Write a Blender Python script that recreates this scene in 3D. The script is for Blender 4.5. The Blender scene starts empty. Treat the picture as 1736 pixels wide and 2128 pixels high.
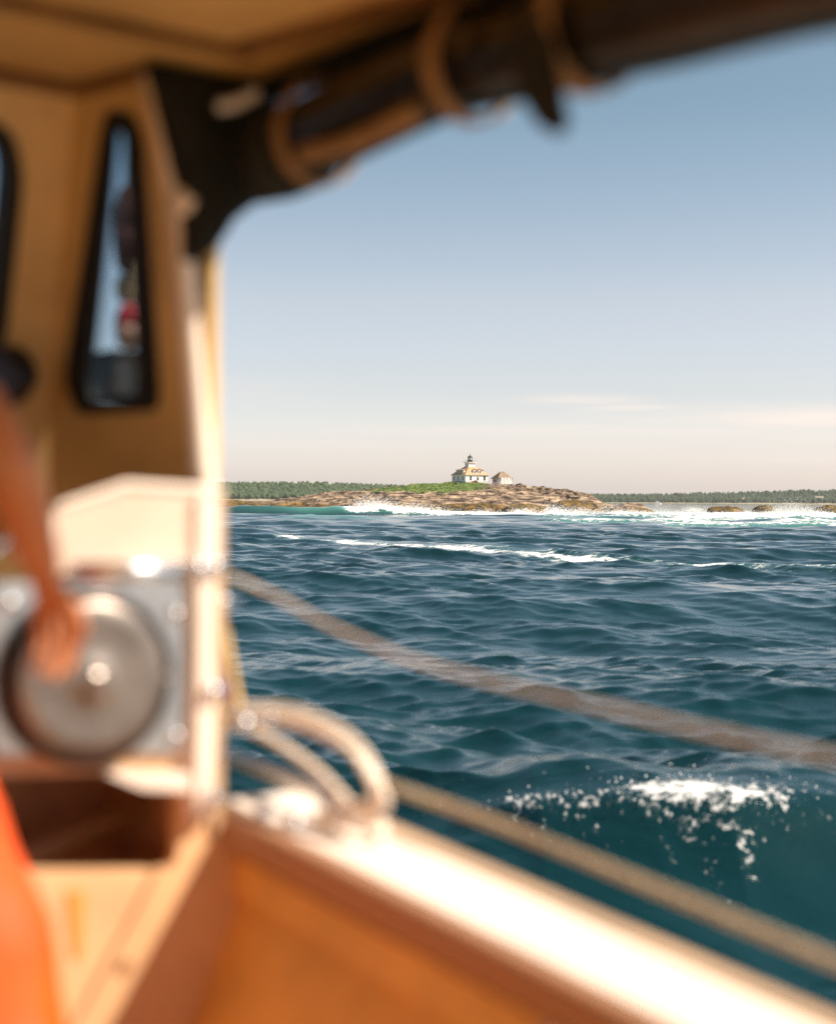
import bpy, bmesh, math, random
import numpy as np
from mathutils import Vector, Matrix, noise as mnoise
R = math.radians
scene = bpy.context.scene
col = scene.collection

# ---------------------------------------------------------------- camera, sky, sun, exposure
EYE = 3.0                                   # eye height above the water
cam_d = bpy.data.cameras.new('camera')
cam = bpy.data.objects.new('camera', cam_d); col.objects.link(cam)
pitch, roll = math.atan(26/3191.), R(.436)
fw = Vector((0, math.cos(pitch), -math.sin(pitch)))
r0 = Vector((1, 0, 0)); u0 = r0.cross(fw)
rt = math.cos(roll)*r0 + math.sin(roll)*u0
up = -math.sin(roll)*r0 + math.cos(roll)*u0
m = Matrix((rt, up, -fw)).transposed().to_4x4(); m.translation = (0, 0, EYE)
cam.matrix_world = m
cam_d.sensor_fit = 'VERTICAL'; cam_d.sensor_height = 70; cam_d.sensor_width = 57.1; cam_d.lens = 105
cam_d.clip_start = .05; cam_d.clip_end = 30000
cam_d.dof.use_dof = True; cam_d.dof.focus_distance = 560; cam_d.dof.aperture_fstop = 2.7
scene.camera = cam

SUN = Vector((1.397, -.221, 1.48)).normalized()
elev = math.asin(SUN.z); azim = math.atan2(SUN.x, SUN.y)
world = bpy.data.worlds.new('World'); scene.world = world; world.use_nodes = True
wn, wl = world.node_tree.nodes, world.node_tree.links
wn.clear()
wo = wn.new('ShaderNodeOutputWorld'); bg = wn.new('ShaderNodeBackground')
sky = wn.new('ShaderNodeTexSky'); sky.sky_type = 'NISHITA'; sky.sun_disc = False
sky.sun_elevation = elev; sky.sun_rotation = azim
sky.air_density = 1.0; sky.dust_density = 1.0; sky.ozone_density = 1.0
bg.inputs['Strength'].default_value = .111
tc = wn.new('ShaderNodeTexCoord'); sx = wn.new('ShaderNodeSeparateXYZ'); wl.new(tc.outputs['Generated'], sx.inputs[0])
# warm haze band low over the sea, all round
ramp = wn.new('ShaderNodeValToRGB'); wl.new(sx.outputs['Z'], ramp.inputs[0])
re_ = ramp.color_ramp.elements
re_[0].position = .01; re_[0].color = (.98, .89, 1.05, 1); re_[1].position = .25; re_[1].color = (.54, .555, .495, 1)
q = re_.new(.07); q.color = (.79, .69, .72, 1); q = re_.new(.128); q.color = (.83, .68, .635, 1)
mul = wn.new('ShaderNodeMixRGB'); mul.blend_type = 'MULTIPLY'; mul.inputs[0].default_value = 1
wl.new(sky.outputs[0], mul.inputs[1]); wl.new(ramp.outputs[0], mul.inputs[2])
# thin streaks of high cloud near the horizon
def wmath(op, a, b=None, c=None):
    q = wn.new('ShaderNodeMath'); q.operation = op
    for i, v in enumerate((a, b, c)):
        if v is None: continue
        if isinstance(v, (int, float)): q.inputs[i].default_value = v
        else: wl.new(v, q.inputs[i])
    return q.outputs[0]
az = wmath('ARCTAN2', sx.outputs['X'], sx.outputs['Y']); el = sx.outputs['Z']
def wnoise(sc, loc, det, rough):
    mp = wn.new('ShaderNodeMapping'); mp.inputs['Scale'].default_value = sc; mp.inputs['Location'].default_value = loc; mp.inputs['Rotation'].default_value = (0, R(1.2), 0)
    wl.new(tc.outputs['Generated'], mp.inputs[0])
    cn = wn.new('ShaderNodeTexNoise'); cn.inputs['Scale'].default_value = 1.0; cn.inputs['Detail'].default_value = det; cn.inputs['Roughness'].default_value = rough
    wl.new(mp.outputs[0], cn.inputs['Vector']); return cn.outputs[0]
nA = wnoise((9, 9, 130), (.3, 0, .4), 7, .6); nB = wnoise((3.2, 3.2, 60), (1.7, .4, 2.2), 6, .55)
def bank(a0, e0, wa, we, amp):                          # one low bank of thin cloud at a bearing and height
    da = wmath('DIVIDE', wmath('SUBTRACT', az, a0), wa); de = wmath('DIVIDE', wmath('SUBTRACT', el, e0), we)
    g = wmath('EXPONENT', wmath('MULTIPLY', wmath('ADD', wmath('MULTIPLY', da, da), wmath('MULTIPLY', de, de)), -1.0))
    return wmath('MULTIPLY', g, amp)
dens = None
for b_ in ((.265, .0535, .10, .0062, 1.0), (.105, .0655, .035, .0030, .75), (.135, .060, .03, .0022, .6), (.10, .0455, .13, .0040, .5), (-.35, .07, .2, .008, .7), (.62, .06, .2, .008, .8), (1.4, .08, .4, .01, .8), (-1.3, .09, .5, .01, .8), (3.0, .08, .5, .012, .8), (-2.4, .07, .4, .01, .8)):
    g = bank(*b_); dens = g if dens is None else wmath('MAXIMUM', dens, g)
wob = wmath('ADD', wmath('MULTIPLY', nA, 2.6), -.65)
dn = wmath('MULTIPLY', dens, wob)
gen = wn.new('ShaderNodeMapRange'); gen.interpolation_type = 'SMOOTHSTEP'; wl.new(nB, gen.inputs[0]); gen.inputs[1].default_value = .5; gen.inputs[2].default_value = .75
low = wn.new('ShaderNodeMapRange'); low.interpolation_type = 'SMOOTHSTEP'; wl.new(el, low.inputs[0]); low.inputs[1].default_value = .085; low.inputs[2].default_value = .03
dn = wmath('ADD', dn, wmath('MULTIPLY', wmath('MULTIPLY', gen.outputs[0], low.outputs[0]), .35))
clampn = wn.new('ShaderNodeClamp'); wl.new(dn, clampn.inputs[0]); clampn.inputs[2].default_value = .85
cm = wn.new('ShaderNodeMixRGB'); cm.inputs[2].default_value = (4.9, 4.2, 3.75, 1)
wl.new(clampn.outputs[0], cm.inputs[0]); wl.new(mul.outputs[0], cm.inputs[1])
wl.new(cm.outputs[0], bg.inputs['Color']); wl.new(bg.outputs[0], wo.inputs['Surface'])

sun_d = bpy.data.lights.new('sun', 'SUN'); sun_d.energy = 4.5; sun_d.angle = R(.53); sun_d.color = (1.0, .87, .72)
sun = bpy.data.objects.new('sun', sun_d); col.objects.link(sun)
sun.rotation_euler = SUN.to_track_quat('Z', 'Y').to_euler(); sun.location = (20, 0, 30)
vs = scene.view_settings; vs.view_transform = 'Standard'; vs.look = 'None'; vs.gamma = 1; vs.use_curve_mapping = False; vs.exposure = 1.0
scene.render.engine = 'CYCLES'
cy = scene.cycles; cy.max_bounces = 10; cy.diffuse_bounces = 7; cy.glossy_bounces = 4; cy.transparent_max_bounces = 12
cy.use_denoising = True; cy.denoising_prefilter = 'NONE'; cy.volume_bounces = 0; cy.sample_clamp_indirect = 4; cy.sample_clamp_direct = 5
rng = np.random.default_rng(7); random.seed(7)

# ---------------------------------------------------------------- helpers
def tag(o, label=None, cat=None, group=None, kind=None):
    if label: o['label'] = label
    if cat: o['category'] = cat
    if group: o['group'] = group
    if kind: o['kind'] = kind
    return o
def empty(name, loc=(0, 0, 0), rz=0):
    o = bpy.data.objects.new(name, None); col.objects.link(o); o.location = loc; o.rotation_euler = (0, 0, rz); o.empty_display_size = .2
    return o
def link(name, me, mat=None, parent=None, smooth=False, loc=None):
    o = bpy.data.objects.new(name, me); col.objects.link(o)
    if mat: me.materials.append(mat)
    if smooth: me.polygons.foreach_set('use_smooth', [True]*len(me.polygons))
    if parent: o.parent = parent
    if loc is not None: o.location = loc
    return o
def np_mesh(name, V, Fq):
    me = bpy.data.meshes.new(name); V = np.asarray(V, np.float32); Fq = np.asarray(Fq, np.int32); k = Fq.shape[1]
    me.vertices.add(len(V)); me.vertices.foreach_set('co', V.ravel())
    me.loops.add(Fq.size); me.loops.foreach_set('vertex_index', Fq.ravel())
    me.polygons.add(len(Fq)); me.polygons.foreach_set('loop_start', np.arange(len(Fq), dtype=np.int32)*k)
    me.update(calc_edges=True); me.validate(); return me
class MB:
    def __init__(s): s.bm = bmesh.new()
    def box(s, lo, hi, M=None):
        (x0, y0, z0), (x1, y1, z1) = lo, hi
        v = [s.bm.verts.new(p) for p in ((x0,y0,z0),(x1,y0,z0),(x1,y1,z0),(x0,y1,z0),(x0,y0,z1),(x1,y0,z1),(x1,y1,z1),(x0,y1,z1))]
        if M is not None:
            for q in v: q.co = M @ q.co
        for f in ((3,2,1,0),(4,5,6,7),(0,1,5,4),(1,2,6,5),(2,3,7,6),(3,0,4,7)): s.bm.faces.new([v[i] for i in f])
        return s
    def tube(s, pts, r, n=10, cap=True):
        pts = [Vector(p) for p in pts]; rs = r if isinstance(r, (list, tuple)) else [r]*len(pts)
        rings = []; ref = None
        for i, p in enumerate(pts):
            t = (pts[min(i+1, len(pts)-1)] - pts[max(i-1, 0)]).normalized()
            if ref is None: ref = t.orthogonal().normalized()
            ref = (ref - t*ref.dot(t)).normalized(); b = t.cross(ref)
            rings.append([s.bm.verts.new(p + rs[i]*(math.cos(2*math.pi*j/n)*ref + math.sin(2*math.pi*j/n)*b)) for j in range(n)])
        for a, b in zip(rings, rings[1:]):
            for j in range(n): s.bm.faces.new((a[j], a[(j+1)%n], b[(j+1)%n], b[j]))
        if cap: s.bm.faces.new(rings[0][::-1]); s.bm.faces.new(rings[-1])
        return s
    def lathe(s, prof, M=None, n=32):
        rings = []
        for r, z in prof:
            rings.append([s.bm.verts.new((r*math.cos(2*math.pi*j/n), r*math.sin(2*math.pi*j/n), z)) for j in range(n)])
        if M is not None:
            for ring in rings:
                for q in ring: q.co = M @ q.co
        for a, b in zip(rings, rings[1:]):
            for j in range(n): s.bm.faces.new((a[j], a[(j+1)%n], b[(j+1)%n], b[j]))
        s.bm.faces.new(rings[0][::-1]); s.bm.faces.new(rings[-1]); return s
    def plate(s, outer, holes, thick):          # 3-D loops lying on one plane, thickness is a vector
        thick = Vector(thick); loops = [outer]+list(holes); es = []; all_v = []
        for L in loops:
            v = [s.bm.verts.new(p) for p in L]; all_v.append(v)
            es += [s.bm.edges.new((v[i], v[(i+1) % len(v)])) for i in range(len(v))]
        if holes: g = [f for f in bmesh.ops.triangle_fill(s.bm, edges=es, use_beauty=True)['geom'] if isinstance(f, bmesh.types.BMFace)]
        else: g = [s.bm.faces.new(all_v[0])]
        mp_ = {}
        for v in all_v:
            for q in v: mp_[q] = s.bm.verts.new(q.co + thick)
        for f in g: s.bm.faces.new([mp_[q] for q in reversed(f.verts)])
        for v in all_v:
            for i in range(len(v)):
                a, b = v[i], v[(i+1) % len(v)]; s.bm.faces.new((a, b, mp_[b], mp_[a]))
        return s
    def ring(s, a, b, thick):                   # frame between two loops with the same number of points
        t = Vector(thick); n = len(a)
        A, B_, C, D = ([s.bm.verts.new(Vector(p)+o) for p in L] for L, o in ((a, Vector()), (b, Vector()), (b, t), (a, t)))
        for X_, Y_ in ((A, B_), (B_, C), (C, D), (D, A)):
            for i in range(n): s.bm.faces.new((X_[i], X_[(i+1) % n], Y_[(i+1) % n], Y_[i]))
        return s
    def poly(s, pts): s.bm.faces.new([s.bm.verts.new(p) for p in pts]); return s
    def build(s, name, mat, parent=None, smooth=False, bevel=0, seg=2, loc=None):
        bmesh.ops.recalc_face_normals(s.bm, faces=s.bm.faces[:])
        if bevel:
            es = [e for e in s.bm.edges if len(e.link_faces) == 2 and e.calc_face_angle(0) > .5]
            bmesh.ops.bevel(s.bm, geom=es, offset=bevel, segments=seg, affect='EDGES', clamp_overlap=True)
        me = bpy.data.meshes.new(name); s.bm.to_mesh(me); s.bm.free()
        o = link(name, me, mat, parent, loc=loc)
        if smooth:
            for p in me.polygons: p.use_smooth = True
        elif bevel:
            for p in me.polygons: p.use_smooth = p.area < 4*bevel*bevel
        return o
def smooth_path(pts, n=8):
    P = [Vector(p) for p in pts]; P = [2*P[0]-P[1]]+P+[2*P[-1]-P[-2]]; out = []
    for i in range(1, len(P)-2):
        for k in range(n):
            t = k/n; a, b, c_, d = P[i-1], P[i], P[i+1], P[i+2]
            out.append(.5*((2*b)+(c_-a)*t+(2*a-5*b+4*c_-d)*t*t+(3*b-a-3*c_+d)*t**3))
    out.append(P[-2]); return out
def round_loop(pts, r=.03, n=4):
    P = [Vector(p) for p in pts]; out = []; N = len(P)
    for i in range(N):
        a, b, c_ = P[i-1], P[i], P[(i+1) % N]; d0, d1 = (a-b), (c_-b)
        rr = min(r, d0.length*.45, d1.length*.45); p0 = b+d0.normalized()*rr; p1 = b+d1.normalized()*rr
        for k in range(n+1):
            t = k/n; out.append((1-t)**2*p0+2*t*(1-t)*b+t*t*p1)
    return out

def mat(name, base, rough=.5, metal=0, var=.0, vscale=6, bump=0, bscale=40, dark=None, spec=.5, coat=0, sheen=0):
    m = bpy.data.materials.new(name); m.use_nodes = True; N, L = m.node_tree.nodes, m.node_tree.links
    b = N['Principled BSDF']; b.inputs['Base Color'].default_value = (*base, 1); b.inputs['Roughness'].default_value = rough
    b.inputs['Metallic'].default_value = metal; b.inputs['Specular IOR Level'].default_value = spec; b.inputs['Coat Weight'].default_value = coat
    t = N.new('ShaderNodeTexCoord')
    if var or dark:
        n = N.new('ShaderNodeTexNoise'); n.inputs['Scale'].default_value = vscale; n.inputs['Detail'].default_value = 6; n.inputs['Roughness'].default_value = .62
        L.new(t.outputs['Object'], n.inputs['Vector'])
        r = N.new('ShaderNodeValToRGB'); L.new(n.outputs[0], r.inputs[0])
        lo = dark or tuple(max(0, c*(1-var)) for c in base); hi = tuple(min(1, c*(1+var*.6)) for c in base)
        r.color_ramp.elements[0].position = .32; r.color_ramp.elements[0].color = (*lo, 1)
        r.color_ramp.elements[1].position = .62; r.color_ramp.elements[1].color = (*hi, 1)
        L.new(r.outputs[0], b.inputs['Base Color'])
    if bump:
        n2 = N.new('ShaderNodeTexNoise'); n2.inputs['Scale'].default_value = bscale; n2.inputs['Detail'].default_value = 5
        L.new(t.outputs['Object'], n2.inputs['Vector'])
        bp = N.new('ShaderNodeBump'); bp.inputs['Strength'].default_value = bump; bp.inputs['Distance'].default_value = .02
        L.new(n2.outputs[0], bp.inputs['Height']); L.new(bp.outputs[0], b.inputs['Normal'])
    return m

# value noise in numpy
def vnoise(x, y, seed=0):
    xi = np.floor(x).astype(np.int64); yi = np.floor(y).astype(np.int64); fx = x-xi; fy = y-yi
    def h(a, b):
        n = (a*374761393 + b*668265263 + seed*1442695041) & 0x7fffffff
        n = ((n ^ (n >> 13))*1274126177) & 0x7fffffff
        n = n ^ (n >> 16)
        return (n & 0xffff)/65535.
    fx = fx*fx*(3-2*fx); fy = fy*fy*(3-2*fy)
    a = h(xi, yi); b = h(xi+1, yi); c_ = h(xi, yi+1); d = h(xi+1, yi+1)
    return (a*(1-fx)+b*fx)*(1-fy)+(c_*(1-fx)+d*fx)*fy
def fbm(x, y, o=4, seed=0, gain=.5):
    s = 0; a = 1; t = 0
    for i in range(o): s = s+a*vnoise(x, y, seed+i*17); t += a; a *= gain; x = x*2.03; y = y*2.03
    return s/t
sst = lambda a, b, x: (lambda t: t*t*(3-2*t))(np.clip((x-a)/(b-a), 0, 1))

# the far scene is laid out by bearing: tangent t of the bearing for a picture column, height for a picture row at a distance
def bear(u): return (u-868)/3191.
def hor(u): return 1037.5+(u-868)*.0076
def zat(u, v, D): return EYE-(v-hor(u))/3191.*D

# ---------------------------------------------------------------- sea
def build_sea():
    rr = [2.0]
    while rr[-1] < 7000:
        r = rr[-1]; rr.append(r+(.05 if r < 8 else (.0030*r if r < 170 else (.0055*r if r < 500 else .025*r))))
    rr = np.array(rr); d1 = np.arange(-.30, .3001, .0014); d2 = np.arange(.30+.05, 2*math.pi-.30-.02, .05)
    th = np.concatenate([d1, d2]); nT = len(th); nR = len(rr)
    TH, RR = np.meshgrid(th, rr); X = RR*np.sin(TH); Y = RR*np.cos(TH)
    dth = np.full(nT, .0014); dth[len(d1):] = .05
    sp = np.maximum(np.gradient(rr)[:, None], RR*dth[None, :])
    x = X.ravel().astype(np.float32); y = Y.ravel().astype(np.float32); sp = sp.ravel().astype(np.float32)
    z = np.zeros_like(x); dx = np.zeros_like(x); dy = np.zeros_like(x)
    g = np.random.default_rng(21)
    gust = (.45+1.05*sst(.34, .66, .6*fbm(x/16, y/9, 3, 71)+.4*fbm(x/4.5, y/3., 2, 72))).astype(np.float32)
    lam = np.concatenate([np.geomspace(.30, 1.6, 44), np.geomspace(1.7, 7, 30), np.geomspace(8, 38, 12)])
    for l in lam:
        kk = 2*math.pi/l; wide = .62 if l < 1 else (.75 if l < 4.5 else (.45 if l < 9 else .35))
        ang = R(-118)+g.normal()*wide                     # running towards the boat and to the left
        sl = .031 if l < 1.0 else (.036 if l < 3.2 else (.028 if l < 7.5 else .019))
        A = sl/kk*(.6+.8*g.random()); ph = g.random()*6.283
        kx, ky = kk*math.cos(ang), kk*math.sin(ang)
        w = sst(2.2, 4.0, l/sp); p = kx*x+ky*y+ph
        grp = .55+.9*vnoise(x/(l*3.1)+g.random()*90, y/(l*3.1), int(g.integers(1000)))
        cs, sn = np.cos(p), np.sin(p); w = w*A*grp*(gust if l < 3.2 else 1)
        z += w*cs; dx -= w*sn*kx/kk*.75; dy -= w*sn*ky/kk*.75
    r = np.sqrt(x*x+y*y); t = np.where(y > 1, x/np.maximum(y, 1), 9).astype(np.float32); u = 868+3191*t
    foam = np.zeros_like(x); aer = np.zeros_like(x); fleck = np.zeros_like(x)
    calm = 1-.75*sst(900, 2000, r); z *= calm
    front = (y > 3) & (np.abs(t) < .34)
    n1 = fbm(x/9., y/22., 4, 3); n2 = fbm(x/2.2, y/3., 3, 9); n3 = fbm(x/30., y/60., 3, 5)
    # the swell that stands up and breaks before the island
    Dl = 292+14*(n3-.5)+np.interp(u, [400, 700, 1000, 1250, 1800], [0, 2, 8, 4, -8])
    q = r-Dl
    hgt = np.interp(u, [250, 440, 520, 640, 760, 900, 1000, 1130, 1220, 1300], [.4, .9, 1.3, 1.5, 1.75, 1.05, .5, .35, .3, .2])*(.70+.55*vnoise(x/5.5+40, y/40., 61)+.3*(n2-.5))
    ridge = np.where(q < 0, np.exp(-(q/3.2)**2), np.exp(-(q/9.)**2))
    trough = np.exp(-((q+11)/6.)**2)*.5
    z += np.where(front, hgt*(ridge-trough), 0)
    br = np.interp(u, [560, 700, 740, 1130, 1200, 1800], [0, .12, 1, 1, .6, .5])
    foam = np.maximum(foam, np.where(front, br*sst(-7.5+4*n2, -3+4*n2, q)*(1-sst(30, 75, q))*(.45+.75*n1), 0))
    aer = np.maximum(aer, np.where(front, ridge*np.interp(u, [440, 560, 640, 720, 1100, 1300], [.15, .45, 1, 1, .7, .6]), 0))
    # broken water to the right of the island, several lines of surf
    for Dk, h_, u0_, u1_, wd, amp in ((345, .75, 1230, 1900, 8, .95), (318, .8, 1330, 1900, 5, .9), (268, .75, 1240, 1900, 5, .82), (236, .55, 1300, 1900, 4, .72), (212, .55, 1120, 1800, 3.4, .62), (192, .35, 1340, 1900, 3, .6), (255, .5, 1100, 1330, 3.5, .7), (222, .4, 560, 830, 2.0, .5)):
        Dk_ = Dk+16*(n3-.5)*2+4*(n1-.5); q = r-Dk_; m_ = sst(u0_-40, u0_+70, u)*(1-sst(u1_-90, u1_+40, u))*front
        z += m_*h_*np.where(q < 0, np.exp(-(q/2.4)**2), np.exp(-(q/6.)**2))*(.5+n2)
        foam = np.maximum(foam, m_*amp*np.exp(-((q-.32*wd)/wd)**2)*(.5+.85*n1))
        aer = np.maximum(aer, m_*.85*np.exp(-((q+1.5)/(wd*1.4))**2))
    surf = front*sst(1180, 1300, u)*sst(300, 330, r)*(1-sst(430, 520, r))
    foam = np.maximum(foam, surf*(.24+.5*n1)); aer = np.maximum(aer, surf*.6)
    # the drifting foam line
    Ds = np.interp(u, [300, 470, 620, 760, 900, 1050, 1200, 1350, 1450, 1800], [128, 124, 112, 103, 95, 88, 81, 77, 74, 72])
    q = r-Ds-6*(n3-.5)
    amp = np.interp(u, [300, 480, 600, 720, 860, 1000, 1150, 1260, 1380, 1480, 1800], [.42, .50, .52, .54, .50, .54, .60, .72, .72, .66, .62])
    wd = np.interp(u, [300, 700, 1000, 1200, 1800], [3.2, 2.6, 5.0, 5.6, 7])
    foam = np.maximum(foam, front*amp*np.exp(-(q/wd)**2)*(.88+.24*n1))
    # steep wave close alongside with a tumbling crest
    Dc = np.interp(x, [-3, .3, 1.05, 2.0, 2.6, 3.5, 5, 9], [14.2, 13.5, 13.2, 12.95, 12.85, 12.95, 13.4, 14.5]) + .30*(n2-.5)
    q = y-Dc; hc = np.interp(x, [-.4, .2, .6, 1.05, 2.0, 2.6, 3.5, 6, 10], [0, .06, .22, .40, .54, .60, .52, .4, 0])
    near = (y > 8) & (y < 24)
    damp = np.where(near, 1-.7*np.exp(-((q+.7)/1.2)**2)*np.minimum(hc/.4, 1), 1); z *= damp; dx *= damp; dy *= damp
    z += np.where(near, hc*np.where(q < 0, np.exp(-(q/.60)**2), np.exp(-(q/2.2)**2))-.45*hc*np.exp(-((q+1.7)/1.0)**2), 0)
    qb = y-15.8-.25*(n2-.5)-.12*x; hb = .17*np.exp(-((x+.1)/1.1)**2)
    z += np.where(near, hb*np.where(qb < 0, np.exp(-(qb/.55)**2), np.exp(-(qb/2.2)**2)), 0)
    crest = np.minimum(.9*np.exp(-((x-2.45)/.36)**2)+.5*np.exp(-((x-1.95)/.25)**2)+.4*np.exp(-((x-2.95)/.3)**2), .85)
    xd = x+.5*(vnoise(x*1.5, q*3.1, 91)-.5)+.22*(vnoise(x*6, q*7, 92)-.5)
    drip = np.where(np.abs(x-2.5) < .8, np.exp(-((xd-2.32)/.10)**2)+np.exp(-((xd-2.66)/.14)**2)+.6*np.exp(-((xd-2.05)/.08)**2), 0)*np.where(q < 0, np.exp(-(q/.75)**2), 0)
    crestf = np.where(near, crest*np.exp(-((q-.04)/.17)**2)+.52*drip, 0)
    fl = np.interp(x, [-.8, 0, .9, 1.4, 2.2, 3.0, 3.7, 4.5], [.25, .46, .74, .82, .76, .80, .68, .4])*(.75+.5*vnoise(x*3.3, y*0, 88))
    fleck = np.where(near, fl*np.where(q > 0, np.exp(-(q/.12)**2), .78*np.exp(-(q/.8)**2)+.22*np.exp(-(q/.25)**2)), 0)
    V = np.stack([x+dx, y+dy, z], 1)
    idx = np.arange(nR*nT).reshape(nR, nT); a = idx[:-1]; b = idx[1:]
    ar = np.roll(a, -1, 1); br_ = np.roll(b, -1, 1)
    Fq = np.stack([a, b, br_, ar], -1).reshape(-1, 4)[:, ::-1]
    me = np_mesh('sea', V, Fq)
    for nm, arr in (('foam', foam), ('aer', aer), ('fleck', fleck), ('crest', crestf), ('gust', gust)):
        at_ = me.attributes.new(nm, 'FLOAT', 'POINT'); at_.data.foreach_set('value', arr.astype(np.float32))
    m = bpy.data.materials.new('sea_water'); m.use_nodes = True; N, L = m.node_tree.nodes, m.node_tree.links
    b = N['Principled BSDF']; b.inputs['IOR'].default_value = 1.38; b.inputs['Roughness'].default_value = .07
    tcn = N.new('ShaderNodeTexCoord')
    def attr(n): q_ = N.new('ShaderNodeAttribute'); q_.attribute_name = n; return q_.outputs['Fac']
    def nz(scale, det, rough=.6, vec=None):
        q_ = N.new('ShaderNodeTexNoise'); q_.inputs['Scale'].default_value = scale; q_.inputs['Detail'].default_value = det; q_.inputs['Roughness'].default_value = rough
        L.new(vec or tcn.outputs['Object'], q_.inputs['Vector']); return q_.outputs[0]
    def mth(op, a_, b_=None, c_=None, clamp=False):
        q_ = N.new('ShaderNodeMath'); q_.operation = op; q_.use_clamp = clamp
        for i, s_ in enumerate((a_, b_, c_)):
            if s_ is None: continue
            if isinstance(s_, (int, float)): q_.inputs[i].default_value = s_
            else: L.new(s_, q_.inputs[i])
        return q_.outputs[0]
    def mr(v, a_, b_):
        q_ = N.new('ShaderNodeMapRange'); q_.interpolation_type = 'SMOOTHSTEP'; L.new(v, q_.inputs[0]); q_.inputs[1].default_value = a_; q_.inputs[2].default_value = b_; return q_.outputs[0]
    mpv = N.new('ShaderNodeMapping'); mpv.inputs['Scale'].default_value = (.6, 1.0, .8); L.new(tcn.outputs['Object'], mpv.inputs[0])
    fsum = mth('ADD', mth('MULTIPLY', attr('foam'), 1.15), mth('MULTIPLY_ADD', nz(2.1, 9, .70, mpv.outputs[0]), 2.5, -1.25))
    gate = mr(attr('foam'), .06, .25)
    F1 = mth('MULTIPLY', mr(fsum, .42, .66), gate)
    mpd = N.new('ShaderNodeMapping'); mpd.inputs['Scale'].default_value = (1.3, .55, .55); L.new(tcn.outputs['Object'], mpd.inputs[0])
    fl_ = mth('ADD', attr('fleck'), mth('MULTIPLY_ADD', nz(13, 7, .66, mpd.outputs[0]), 2.6, -1.3))
    F2 = mr(fl_, .80, 1.10)
    F3 = mr(mth('ADD', attr('crest'), mth('MULTIPLY_ADD', nz(8, 9, .74), 3.4, -1.7)), .38, .95)
    Fm = mth('MAXIMUM', mth('MAXIMUM', F1, mth('MULTIPLY', F2, .7)), mth('MULTIPLY', F3, mr(attr('crest'), .05, .2)))
    deep = N.new('ShaderNodeMixRGB'); deep.inputs[1].default_value = (.0028, .0265, .0315, 1); deep.inputs[2].default_value = (.075, .25, .20, 1)
    L.new(mth('MULTIPLY', attr('aer'), .9, clamp=True), deep.inputs[0])
    # thin milky water round the foam
    milk = N.new('ShaderNodeMixRGB'); milk.inputs[2].default_value = (.13, .30, .27, 1); L.new(deep.outputs[0], milk.inputs[1])
    L.new(mth('MULTIPLY', mth('MULTIPLY', mr(fsum, .1, .6), gate), .45), milk.inputs[0])
    fc = N.new('ShaderNodeMixRGB'); fc.inputs[2].default_value = (.80, .79, .77, 1); L.new(milk.outputs[0], fc.inputs[1]); L.new(Fm, fc.inputs[0])
    L.new(fc.outputs[0], b.inputs['Base Color'])
    L.new(mth('MULTIPLY_ADD', Fm, .7, .045), b.inputs['Roughness'])
    bp = N.new('ShaderNodeBump'); bp.inputs['Strength'].default_value = .17; bp.inputs['Distance'].default_value = .05
    bp2 = N.new('ShaderNodeBump'); bp2.inputs['Strength'].default_value = .18; bp2.inputs['Distance'].default_value = .09
    mpr = N.new('ShaderNodeMapping'); mpr.inputs['Rotation'].default_value = (0, 0, R(-28)); mpr.inputs['Scale'].default_value = (.42, 1, 1); L.new(tcn.outputs['Object'], mpr.inputs[0])
    L.new(nz(10, 6, .62, mpr.outputs[0]), bp.inputs['Height']); L.new(nz(3.2, 5, .6, mpr.outputs[0]), bp2.inputs['Height']); L.new(bp2.outputs[0], bp.inputs['Normal'])
    L.new(mth('MULTIPLY', attr('gust'), .19), bp.inputs['Strength']); L.new(mth('MULTIPLY', attr('gust'), .20), bp2.inputs['Strength'])
    L.new(bp.outputs[0], b.inputs['Normal'])
    o = link('sea', me, m, smooth=True); tag(o, kind='structure')
    return o
build_sea()

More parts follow.
